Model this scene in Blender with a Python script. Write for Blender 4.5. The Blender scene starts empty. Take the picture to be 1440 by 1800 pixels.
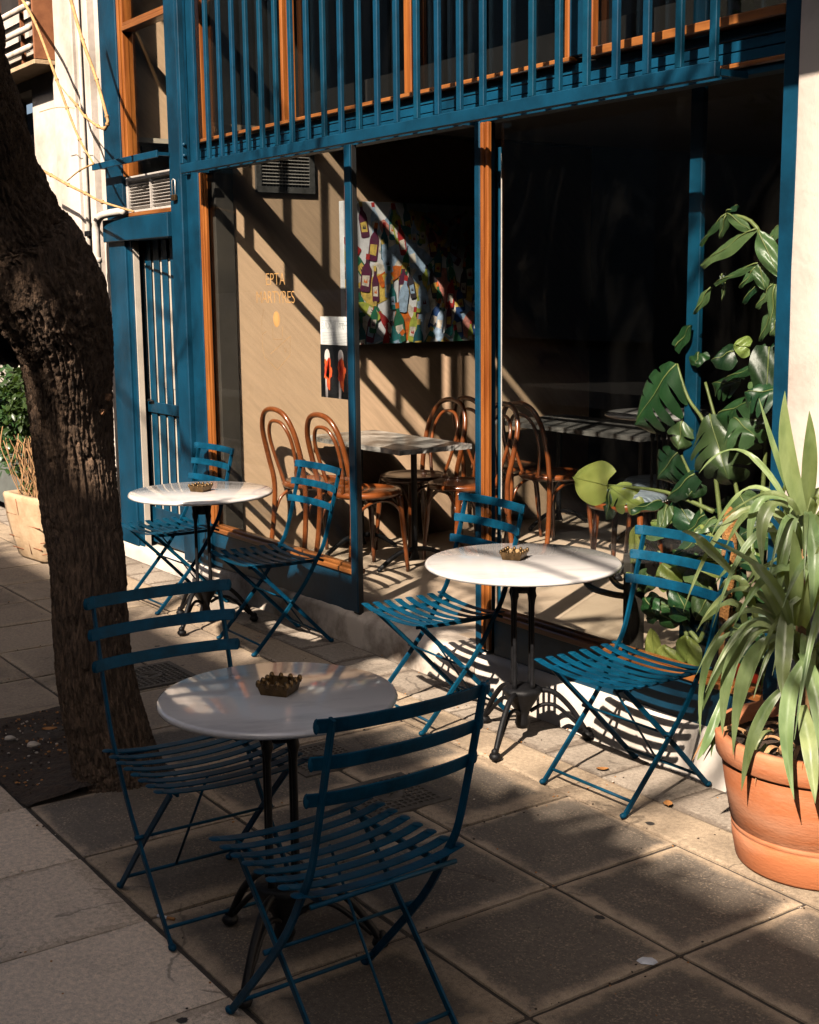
import bpy, bmesh, math, random
from mathutils import Vector, Matrix, noise
random.seed(7)
R_ = math.radians
sc = bpy.context.scene
COL = sc.collection

# ------------------------------------------------------------ camera
cam_d = bpy.data.cameras.new('camera')
cam_d.sensor_fit = 'VERTICAL'; cam_d.sensor_height = 36.0; cam_d.lens = 46.7
cam_d.clip_start = 0.05; cam_d.clip_end = 400
cam = bpy.data.objects.new('camera', cam_d); COL.objects.link(cam)
PITCH, ROLL, YAW, EYE = 0.165352, -0.010943, 0.96736, 1.75
_f = Vector((-math.sin(YAW)*math.cos(PITCH), math.cos(YAW)*math.cos(PITCH), -math.sin(PITCH)))
_r = Vector((math.cos(YAW), math.sin(YAW), 0)); _u = _r.cross(_f)
_rr = _r*math.cos(ROLL) + _u*math.sin(ROLL); _uu = -_r*math.sin(ROLL) + _u*math.cos(ROLL)
cam.matrix_world = Matrix(((_rr.x, _uu.x, -_f.x, 0), (_rr.y, _uu.y, -_f.y, 0), (_rr.z, _uu.z, -_f.z, EYE), (0, 0, 0, 1)))
sc.camera = cam

# ------------------------------------------------------------ light
SUN_DIR = Vector((-0.575, 1.0, -1.0)).normalized()       # the way the light travels
w = bpy.data.worlds.new('World'); sc.world = w; w.use_nodes = True
nt = w.node_tree
sky = nt.nodes.new('ShaderNodeTexSky'); sky.sky_type = 'NISHITA'; sky.sun_disc = False
sky.sun_elevation = math.asin(-SUN_DIR.z)
sky.sun_rotation = math.atan2(-SUN_DIR.x, -SUN_DIR.y)
sky.air_density = 0.8; sky.dust_density = 4.0; sky.ozone_density = 0.4
bg = nt.nodes['Background']; bg.inputs[1].default_value = 0.06
nt.links.new(sky.outputs[0], bg.inputs[0])
sun_d = bpy.data.lights.new('sun', 'SUN'); sun_d.energy = 5.0; sun_d.angle = R_(0.53); sun_d.color = (1.0, 0.87, 0.73)
sun = bpy.data.objects.new('sun', sun_d); COL.objects.link(sun)
sun.rotation_euler = SUN_DIR.to_track_quat('-Z', 'Y').to_euler(); sun.location = (6, -8, 12)
vs = sc.view_settings
vs.view_transform = 'Standard'; vs.look = 'None'; vs.gamma = 1.0; vs.use_curve_mapping = False; vs.exposure = 1.27
sc.cycles.max_bounces = 8; sc.cycles.diffuse_bounces = 0; sc.cycles.glossy_bounces = 4; sc.cycles.transparent_max_bounces = 24; sc.cycles.sample_clamp_indirect = 6

# ------------------------------------------------------------ materials
def mat(name, col, rough=0.6, metal=0.0, var=0.12, scale=8.0, bump=0.0, bscale=60.0, col2=None, fac=None, stretch=None, coat=0.0, trans=None, spec=0.5, bdist=0.004, chip=None, obvar=0.0):
    m = bpy.data.materials.new(name); m.use_nodes = True
    n = m.node_tree; N = n.nodes; L = n.links
    b = N['Principled BSDF']
    b.inputs['Roughness'].default_value = rough; b.inputs['Metallic'].default_value = metal
    b.inputs['Specular IOR Level'].default_value = spec
    if coat: b.inputs['Coat Weight'].default_value = coat; b.inputs['Coat Roughness'].default_value = 0.12
    tc = N.new('ShaderNodeTexCoord'); mp = N.new('ShaderNodeMapping')
    L.new(tc.outputs['Object'], mp.inputs[0])
    if stretch: mp.inputs['Scale'].default_value = stretch
    t = N.new('ShaderNodeTexNoise'); t.inputs['Scale'].default_value = scale; t.inputs['Detail'].default_value = 6; t.inputs['Roughness'].default_value = 0.62
    L.new(mp.outputs[0], t.inputs[0])
    r = N.new('ShaderNodeValToRGB')
    a = col2 if col2 else tuple(c*(1-var*2.2) for c in col); c2 = col if col2 else tuple(min(1, c*(1+var)) for c in col)
    lo, hi = fac if fac else (0.32, 0.68)
    r.color_ramp.elements[0].position = lo; r.color_ramp.elements[0].color = (*a, 1)
    r.color_ramp.elements[1].position = hi; r.color_ramp.elements[1].color = (*c2, 1)
    L.new(t.outputs[0], r.inputs[0]); src = r.outputs[0]
    if obvar:                       # every object of the material gets a tone of its own
        oi = N.new('ShaderNodeObjectInfo'); hs = N.new('ShaderNodeHueSaturation'); mr1 = N.new('ShaderNodeMapRange'); mr1.inputs[3].default_value = 1-obvar; mr1.inputs[4].default_value = 1+obvar
        mr2 = N.new('ShaderNodeMapRange'); mr2.inputs[3].default_value = 0.5-0.035*obvar*2; mr2.inputs[4].default_value = 0.5+0.03*obvar*2
        fr_ = N.new('ShaderNodeMath'); fr_.operation = 'FRACT'; ml = N.new('ShaderNodeMath'); ml.operation = 'MULTIPLY'; ml.inputs[1].default_value = 7.31
        L.new(oi.outputs['Random'], mr1.inputs[0]); L.new(oi.outputs['Random'], ml.inputs[0]); L.new(ml.outputs[0], fr_.inputs[0]); L.new(fr_.outputs[0], mr2.inputs[0])
        L.new(mr1.outputs[0], hs.inputs['Value']); L.new(mr2.outputs[0], hs.inputs['Hue']); L.new(src, hs.inputs['Color']); src = hs.outputs[0]
    if chip:                        # flaked spots and scuffs
        tcx = N.new('ShaderNodeTexNoise'); tcx.inputs['Scale'].default_value = chip[1]; tcx.inputs['Detail'].default_value = 9; tcx.inputs['Roughness'].default_value = 0.75
        gp = N.new('ShaderNodeNewGeometry'); L.new(gp.outputs['Position'], tcx.inputs[0])
        rr_ = N.new('ShaderNodeMapRange'); rr_.inputs[1].default_value = chip[2]; rr_.inputs[2].default_value = chip[2]+0.03; L.new(tcx.outputs[0], rr_.inputs[0])
        mc = N.new('ShaderNodeMix'); mc.data_type = 'RGBA'; L.new(rr_.outputs[0], mc.inputs[0]); L.new(src, mc.inputs[6]); mc.inputs[7].default_value = (*chip[0], 1); src = mc.outputs[2]
    L.new(src, b.inputs['Base Color'])
    if bump:
        t2 = N.new('ShaderNodeTexNoise'); t2.inputs['Scale'].default_value = bscale; t2.inputs['Detail'].default_value = 5
        L.new(mp.outputs[0], t2.inputs[0])
        bp = N.new('ShaderNodeBump'); bp.inputs['Strength'].default_value = bump; bp.inputs['Distance'].default_value = bdist
        L.new(t2.outputs[0], bp.inputs['Height']); L.new(bp.outputs[0], b.inputs['Normal'])
    return m

M = {}
M['chair'] = mat('blue_chair_paint', (0.001, 0.047, 0.092), 0.5, 0, 0.2, 14, 0.25, 90, spec=0.14, chip=((0.10, 0.055, 0.03), 34, 0.70), obvar=0.06)
M['blue'] = mat('blue_frame_paint', (0.002, 0.037, 0.073), 0.45, 0, 0.22, 4, 0.2, 40, chip=((0.16, 0.16, 0.15), 16, 0.715), spec=0.3)
M['blue2'] = mat('blue_plank_paint', (0.002, 0.044, 0.086), 0.45, 0, 0.22, 5, 0.2, 30, chip=((0.15, 0.15, 0.14), 18, 0.71), obvar=0.08, spec=0.3)
M['wood'] = mat('varnished_wood', (0.34, 0.115, 0.024), 0.32, 0, 0.2, 5, 0.15, 20, col2=(0.15, 0.038, 0.007), stretch=(6, 6, 0.4), coat=0.4)
M['woodh'] = mat('varnished_wood_rail', (0.31, 0.115, 0.03), 0.36, 0, 0.2, 5, 0.15, 20, col2=(0.14, 0.045, 0.010), stretch=(0.5, 8, 8), coat=0.35)
M['bent'] = mat('bentwood', (0.23, 0.062, 0.015), 0.28, 0, 0.2, 5, 0.1, 20, col2=(0.10, 0.024, 0.005), coat=0.35)
M['tan'] = mat('tan_plaster', (0.62, 0.415, 0.265), 0.85, 0, 0.06, 3, 0.3, 30, stretch=(1, 0.8, 0.07))
for n_ in M['tan'].node_tree.nodes:
    if n_.type == 'MAPPING': n_.vector_type = 'TEXTURE'; n_.inputs['Rotation'].default_value = (R_(-45), 0, 0)
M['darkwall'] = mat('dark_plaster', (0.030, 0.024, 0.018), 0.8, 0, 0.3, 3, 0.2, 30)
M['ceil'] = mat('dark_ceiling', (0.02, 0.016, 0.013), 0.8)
M['floor'] = mat('cafe_concrete', (0.44, 0.345, 0.255), 0.65, 0, 0.12, 3, 0.15, 40, col2=(0.33, 0.25, 0.18))
M['iron'] = mat('black_iron', (0.006, 0.006, 0.007), 0.55, 0.0, 0.3, 20, 0.5, 60, spec=0.2)
M['marble'] = mat('white_marble', (0.62, 0.59, 0.57), 0.07, 0, 0.04, 3.0, 0, col2=(0.44, 0.42, 0.42), fac=(0.30, 0.50), stretch=(1, 3.0, 1), coat=0.6, spec=0.6)
M['stone'] = mat('grey_stone', (0.40, 0.38, 0.35), 0.35, 0, 0.2, 6, 0.3, 30, col2=(0.05, 0.05, 0.05), fac=(0.36, 0.6), coat=0.2)
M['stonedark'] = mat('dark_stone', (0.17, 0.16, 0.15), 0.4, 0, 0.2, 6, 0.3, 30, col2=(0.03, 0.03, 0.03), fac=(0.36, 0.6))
M['brass'] = mat('bronze', (0.13, 0.08, 0.035), 0.36, 0.8, 0.25, 40, 0.3, 90)
M['white'] = mat('white_lime', (0.66, 0.60, 0.54), 0.8, 0, 0.06, 3, 0.5, 30, col2=(0.50, 0.44, 0.38))
M['conc'] = mat('pale_concrete', (0.62, 0.54, 0.47), 0.85, 0, 0.1, 2.5, 0.6, 24, col2=(0.40, 0.33, 0.28), fac=(0.3, 0.55))
M['steprough'] = mat('worn_step_stone', (0.56, 0.48, 0.40), 0.8, 0, 0.1, 4, 0.7, 26, col2=(0.20, 0.155, 0.12), fac=(0.38, 0.58))
M['cream'] = mat('cream_board', (0.46, 0.40, 0.33), 0.7, 0, 0.1, 4)
M['rust'] = mat('rusty_brown_panel', (0.30, 0.115, 0.045), 0.7, 0, 0.2, 9, 0.3, 40, col2=(0.17, 0.055, 0.02))
M['tube'] = mat('weathered_pipe_paint', (0.62, 0.52, 0.44), 0.6, 0, 0.1, 10, 0.3, 60, col2=(0.36, 0.28, 0.2), fac=(0.3, 0.5))
M['alu'] = mat('aluminium', (0.62, 0.57, 0.52), 0.45, 0.3, 0.1, 10)
M['zinc'] = mat('dark_vent_steel', (0.16, 0.155, 0.15), 0.45, 0.5, 0.2, 20)
M['soil'] = mat('dark_soil', (0.055, 0.032, 0.018), 0.95, 0, 0.3, 30, 1.0, 60, col2=(0.018, 0.011, 0.007), bdist=0.02)
M['grout'] = mat('dirty_joint', (0.06, 0.045, 0.033), 0.95, 0, 0.3, 30, 0.8, 80, col2=(0.03, 0.023, 0.017))
M['asphalt'] = mat('asphalt', (0.04, 0.038, 0.036), 0.9, 0, 0.2, 60, 0.6, 200)
M['terra'] = mat('terracotta', (0.40, 0.125, 0.043), 0.85, 0, 0.08, 2.2, 0.35, 50, col2=(0.46, 0.20, 0.105), fac=(0.33, 0.52), stretch=(1, 1, 3), chip=((0.62, 0.45, 0.34), 6, 0.66))
M['redpot'] = mat('red_plastic', (0.50, 0.035, 0.012), 0.4)
M['bark'] = mat('bark', (0.21, 0.13, 0.08), 0.95, 0, 0.3, 26, 1.0, 80, col2=(0.030, 0.018, 0.011), stretch=(3, 3, 0.8), bdist=0.012)
M['barksmooth'] = mat('branch_bark', (0.13, 0.09, 0.06), 0.9)
M['scar'] = mat('cut_wood', (0.42, 0.20, 0.09), 0.8, 0, 0.3, 30, 0.5, 60)
M['vine'] = mat('dry_vine', (0.48, 0.27, 0.11), 0.8, 0, 0.2, 20, 0.4, 60)
M['twig'] = mat('dry_twig', (0.40, 0.22, 0.10), 0.9, 0, 0.2, 30)
M['moss'] = mat('coir_fibre', (0.42, 0.19, 0.055), 0.95, 0, 0.3, 60, 1.0, 120, col2=(0.22, 0.09, 0.025), bdist=0.01)
M['planter'] = mat('buff_planter_stone', (0.52, 0.37, 0.23), 0.85, 0, 0.1, 8, 0.8, 40, col2=(0.38, 0.25, 0.14))
M['denim'] = mat('striped_cushion', (0.20, 0.24, 0.28), 0.85, 0, 0.1, 4, 0.2, 90, col2=(0.07, 0.09, 0.11), fac=(0.47, 0.53), stretch=(1, 22, 1))
M['paper'] = mat('white_paper', (0.78, 0.77, 0.78), 0.7)
M['ink'] = mat('black_ink', (0.008, 0.008, 0.009), 0.5)
M['greyink'] = mat('grey_ink', (0.35, 0.35, 0.36), 0.6)
M['gold'] = mat('gold_lettering', (0.42, 0.235, 0.085), 0.5)
M['pink'] = mat('pale_figure_print', (0.62, 0.55, 0.52), 0.6)
M['orangep'] = mat('orange_print', (0.75, 0.14, 0.02), 0.6, 0, 0.3, 60, col2=(0.45, 0.03, 0.02))
M['castiron'] = mat('cast_iron_cover', (0.10, 0.085, 0.07), 0.7, 0.2, 0.3, 30, 0.5, 80, col2=(0.05, 0.042, 0.034))
M['leafy'] = mat('dry_fallen_leaf', (0.42, 0.18, 0.05), 0.8)
M['pebble'] = mat('pale_pebble', (0.5, 0.42, 0.34), 0.8)
M['facw'] = mat('ochre_render', (0.20, 0.17, 0.14), 0.85, 0, 0.1, 1.0)
M['shut'] = mat('shutter_green_grey', (0.12, 0.13, 0.12), 0.6)
M['black'] = mat('black_rubber', (0.01, 0.01, 0.01), 0.6)
M['clearw'] = mat('pale_scraped_putty', (0.6, 0.55, 0.5), 0.7)

def leafmat(name, col, col2, rough=0.35, tr=0.35):
    m = mat(name, col, rough, 0, 0.2, 16, 0.25, 60, col2=col2, obvar=0.35, stretch=(1, 1, 0.5))
    n = m.node_tree; N = n.nodes; L = n.links; b = N['Principled BSDF']; out = N['Material Output']
    t = N.new('ShaderNodeBsdfTranslucent'); t.inputs[0].default_value = (min(1, col[0]*2.2), min(1, col[1]*2.2), col[2]*0.9, 1)
    mx = N.new('ShaderNodeMixShader'); mx.inputs[0].default_value = tr
    L.new(b.outputs[0], mx.inputs[1]); L.new(t.outputs[0], mx.inputs[2]); L.new(mx.outputs[0], out.inputs[0])
    return m
M['monstera'] = leafmat('monstera_leaf', (0.013, 0.048, 0.013), (0.005, 0.022, 0.007), 0.42, 0.12)
M['paleleaf'] = leafmat('pale_green_leaf', (0.21, 0.25, 0.065), (0.13, 0.18, 0.04), 0.4, 0.3)
M['midleaf'] = leafmat('mid_green_leaf', (0.07, 0.12, 0.045), (0.035, 0.075, 0.025), 0.38, 0.2)
M['strap'] = leafmat('strap_leaf', (0.19, 0.245, 0.105), (0.055, 0.095, 0.03), 0.42, 0.2)
_s = M['strap'].node_tree.nodes
for n_ in _s:
    if n_.type == 'MAPPING': n_.inputs['Scale'].default_value = (1, 1, 0.3)
M['bush'] = leafmat('shrub_leaf', (0.055, 0.10, 0.03), (0.02, 0.05, 0.015), 0.35, 0.2)
M['stem'] = mat('green_stem', (0.12, 0.15, 0.045), 0.5)

def glassmat(name, tint=(0.95, 0.96, 0.95), f0=0.07, gain=1.0):
    m = bpy.data.materials.new(name); m.use_nodes = True
    n = m.node_tree; N = n.nodes; L = n.links; N.clear()
    o = N.new('ShaderNodeOutputMaterial'); tr = N.new('ShaderNodeBsdfTransparent'); tr.inputs[0].default_value = (*tint, 1)
    g = N.new('ShaderNodeBsdfGlossy'); g.inputs['Roughness'].default_value = 0.0
    def mt(op, a, c=None, cl=False):
        x = N.new('ShaderNodeMath'); x.operation = op; x.use_clamp = cl
        for i, v in enumerate((a, c)):
            if v is None: continue
            if isinstance(v, (int, float)): x.inputs[i].default_value = v
            else: L.new(v, x.inputs[i])
        return x.outputs[0]
    geo = N.new('ShaderNodeNewGeometry'); dt = N.new('ShaderNodeVectorMath'); dt.operation = 'DOT_PRODUCT'
    L.new(geo.outputs['Incoming'], dt.inputs[0]); L.new(geo.outputs['True Normal'], dt.inputs[1])
    c = mt('ABSOLUTE', dt.outputs['Value']); k = mt('POWER', mt('SUBTRACT', 1.0, c, True), 5.0)
    F = mt('ADD', f0, mt('MULTIPLY', k, gain*(1-f0)), True)
    tx = N.new('ShaderNodeTexNoise'); tx.inputs['Scale'].default_value = 1.6; tx.inputs['Detail'].default_value = 1
    tc = N.new('ShaderNodeTexCoord'); L.new(tc.outputs['Object'], tx.inputs[0])
    bp = N.new('ShaderNodeBump'); bp.inputs['Strength'].default_value = 0.005; bp.inputs['Distance'].default_value = 0.01
    L.new(tx.outputs[0], bp.inputs['Height']); L.new(bp.outputs[0], g.inputs['Normal'])
    mx = N.new('ShaderNodeMixShader')
    L.new(F, mx.inputs[0]); L.new(tr.outputs[0], mx.inputs[1]); L.new(g.outputs[0], mx.inputs[2])
    df = N.new('ShaderNodeBsdfDiffuse'); df.inputs[0].default_value = (0.6, 0.56, 0.5, 1)          # faint pale streaks that imitate smeared reflections on the pane
    sm = N.new('ShaderNodeTexNoise'); sm.inputs['Scale'].default_value = 2.2; sm.inputs['Detail'].default_value = 7; sm.inputs['Roughness'].default_value = 0.7; sm.inputs['Distortion'].default_value = 1.2
    mpp = N.new('ShaderNodeMapping'); mpp.inputs['Scale'].default_value = (1, 1, 0.5); L.new(tc.outputs['Object'], mpp.inputs[0]); L.new(mpp.outputs[0], sm.inputs[0])
    mr = N.new('ShaderNodeMapRange'); mr.inputs[1].default_value = 0.52; mr.inputs[2].default_value = 0.80; mr.inputs[3].default_value = 0.0; mr.inputs[4].default_value = 0.004; L.new(sm.outputs[0], mr.inputs[0])
    m2 = N.new('ShaderNodeMixShader'); L.new(mr.outputs[0], m2.inputs[0]); L.new(mx.outputs[0], m2.inputs[1]); L.new(df.outputs[0], m2.inputs[2]); L.new(m2.outputs[0], o.inputs[0])
    return m
M['glass'] = glassmat('window_glass', f0=0.03, gain=0.38)
M['darkglass'] = glassmat('upper_window_glass', (0.75, 0.77, 0.77), 0.12, 0.8)
def slabmat(name, centre, edge, dark, edge_w=0.06, rnd=0.42, rough=0.8, sparkle=0.0):
    """paving stone: sandy dirt along its borders, dirty centre, stains; a shade of its own for every stone"""
    m = bpy.data.materials.new(name); m.use_nodes = True
    n = m.node_tree; N = n.nodes; L = n.links; b = N['Principled BSDF']; b.inputs['Roughness'].default_value = rough
    b.inputs['Specular IOR Level'].default_value = 0.35
    tc = N.new('ShaderNodeTexCoord'); geo = N.new('ShaderNodeNewGeometry'); oi = N.new('ShaderNodeObjectInfo')
    sep = N.new('ShaderNodeSeparateXYZ'); L.new(tc.outputs['Generated'], sep.inputs[0])
    def math_(op, a, c=None, clamp=False):
        x = N.new('ShaderNodeMath'); x.operation = op; x.use_clamp = clamp
        for i, v in enumerate((a, c)):
            if v is None: continue
            if isinstance(v, (int, float)): x.inputs[i].default_value = v
            else: L.new(v, x.inputs[i])
        return x.outputs[0]
    def noise_(scale, det, rg=0.6, dist=0.0):
        t = N.new('ShaderNodeTexNoise'); t.inputs['Scale'].default_value = scale; t.inputs['Detail'].default_value = det; t.inputs['Roughness'].default_value = rg
        t.inputs['Distortion'].default_value = dist
        L.new(geo.outputs['Position'], t.inputs[0]); return t.outputs[0]
    dx = math_('SUBTRACT', 0.5, math_('ABSOLUTE', math_('SUBTRACT', sep.outputs[0], 0.5)))
    dy = math_('SUBTRACT', 0.5, math_('ABSOLUTE', math_('SUBTRACT', sep.outputs[1], 0.5)))
    d = math_('MINIMUM', dx, dy)
    nz = noise_(9, 8, 0.7); nf = noise_(60, 4, 0.7); nb = noise_(2.1, 5, 0.6, 0.8); fine = noise_(350, 2)
    dd = math_('ADD', d, math_('ADD', math_('MULTIPLY', math_('SUBTRACT', nz, 0.5), 0.26), math_('MULTIPLY', math_('SUBTRACT', nf, 0.5), 0.16)))
    dd = math_('ADD', dd, math_('MULTIPLY', math_('SUBTRACT', oi.outputs['Random'], 0.45), 0.13))
    e = N.new('ShaderNodeMapRange'); e.inputs[1].default_value = edge_w*0.7; e.inputs[2].default_value = edge_w*2.0; L.new(dd, e.inputs[0])
    mx = N.new('ShaderNodeMix'); mx.data_type = 'RGBA'; L.new(e.outputs[0], mx.inputs[0]); mx.inputs[6].default_value = (*edge, 1); mx.inputs[7].default_value = (*centre, 1)
    st = N.new('ShaderNodeMapRange'); st.inputs[1].default_value = 0.50; st.inputs[2].default_value = 0.72; L.new(nb, st.inputs[0])
    mx2 = N.new('ShaderNodeMix'); mx2.data_type = 'RGBA'; L.new(math_('MULTIPLY', st.outputs[0], 0.75), mx2.inputs[0]); L.new(mx.outputs[2], mx2.inputs[6]); mx2.inputs[7].default_value = (*dark, 1)
    # pale sand caught in the pits of the stone
    n3 = noise_(110, 3, 0.7); pit = N.new('ShaderNodeMapRange'); pit.inputs[1].default_value = 0.56; pit.inputs[2].default_value = 0.66; L.new(math_('ADD', n3, math_('MULTIPLY', math_('SUBTRACT', nz, 0.5), 0.5)), pit.inputs[0])
    mxp = N.new('ShaderNodeMix'); mxp.data_type = 'RGBA'; L.new(math_('MULTIPLY', pit.outputs[0], 0.55), mxp.inputs[0]); L.new(mx2.outputs[2], mxp.inputs[6]); mxp.inputs[7].default_value = (*edge, 1); mx2 = mxp
    v = math_('ADD', math_('MULTIPLY', math_('SUBTRACT', nf, 0.5), 1.3), math_('ADD', 1.0 - rnd/2, math_('MULTIPLY', oi.outputs['Random'], rnd)))
    v = math_('ADD', v, math_('MULTIPLY', math_('SUBTRACT', fine, 0.5), 1.2))
    hv = N.new('ShaderNodeMix'); hv.data_type = 'RGBA'; hv.blend_type = 'MULTIPLY'; hv.inputs[0].default_value = 1
    cb = N.new('ShaderNodeCombineXYZ'); [L.new(v, cb.inputs[i]) for i in range(3)]
    L.new(mx2.outputs[2], hv.inputs[6]); L.new(cb.outputs[0], hv.inputs[7])
    # small black spots (chewing gum, oil)
    vo = N.new('ShaderNodeTexVoronoi'); vo.inputs['Scale'].default_value = 3.6; L.new(geo.outputs['Position'], vo.inputs[0])
    sp = N.new('ShaderNodeMapRange'); sp.inputs[1].default_value = 0.050; sp.inputs[2].default_value = 0.062; L.new(math_('ADD', vo.outputs['Distance'], math_('MULTIPLY', math_('SUBTRACT', nf, 0.5), 0.06)), sp.inputs[0])
    mx3 = N.new('ShaderNodeMix'); mx3.data_type = 'RGBA'; L.new(sp.outputs[0], mx3.inputs[0]); mx3.inputs[6].default_value = (0.03, 0.026, 0.024, 1); L.new(hv.outputs[2], mx3.inputs[7])
    vc = N.new('ShaderNodeTexVoronoi'); vc.feature = 'DISTANCE_TO_EDGE'; vc.inputs['Scale'].default_value = 1.15
    wv = N.new('ShaderNodeVectorMath'); wv.operation = 'ADD'; tn = N.new('ShaderNodeTexNoise'); tn.inputs['Scale'].default_value = 5; tn.inputs['Detail'].default_value = 6
    L.new(geo.outputs['Position'], tn.inputs[0]); sc_ = N.new('ShaderNodeVectorMath'); sc_.operation = 'SCALE'; sc_.inputs[3].default_value = 0.16; L.new(tn.outputs['Color'], sc_.inputs[0])
    L.new(geo.outputs['Position'], wv.inputs[0]); L.new(sc_.outputs[0], wv.inputs[1]); L.new(wv.outputs[0], vc.inputs[0])
    ck = N.new('ShaderNodeMapRange'); ck.inputs[1].default_value = 0.002; ck.inputs[2].default_value = 0.006; L.new(vc.outputs['Distance'], ck.inputs[0])
    gate_ = N.new('ShaderNodeMapRange'); gate_.inputs[1].default_value = 0.50; gate_.inputs[2].default_value = 0.54; L.new(nb, gate_.inputs[0])
    ckf = math_('MULTIPLY', math_('SUBTRACT', 1.0, ck.outputs[0]), math_('MULTIPLY', gate_.outputs[0], 0.5))
    mx4 = N.new('ShaderNodeMix'); mx4.data_type = 'RGBA'; L.new(ckf, mx4.inputs[0]); L.new(mx3.outputs[2], mx4.inputs[6]); mx4.inputs[7].default_value = (0.03, 0.024, 0.019, 1)
    L.new(mx4.outputs[2], b.inputs['Base Color'])
    bp = N.new('ShaderNodeBump'); bp.inputs['Strength'].default_value = 0.6; bp.inputs['Distance'].default_value = 0.004
    L.new(math_('ADD', math_('MULTIPLY', nz, 1.2), math_('ADD', nf, math_('MULTIPLY', fine, 0.4))), bp.inputs['Height']); L.new(bp.outputs[0], b.inputs['Normal'])
    return m
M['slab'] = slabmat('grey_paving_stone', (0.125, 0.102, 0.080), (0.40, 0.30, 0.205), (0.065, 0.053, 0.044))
M['slabpale'] = slabmat('pale_paving_stone', (0.70, 0.55, 0.41), (0.56, 0.43, 0.31), (0.40, 0.315, 0.24), 0.03, 0.2)
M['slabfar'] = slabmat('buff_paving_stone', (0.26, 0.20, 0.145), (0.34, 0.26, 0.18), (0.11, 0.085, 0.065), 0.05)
M['strip'] = slabmat('ribbed_border_stone', (0.30, 0.25, 0.20), (0.17, 0.135, 0.105), (0.17, 0.135, 0.105), 0.05, 0.22)
M['kerb'] = slabmat('kerb_stone', (0.36, 0.275, 0.19), (0.30, 0.225, 0.155), (0.10, 0.076, 0.056), 0.03, 0.1)

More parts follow.
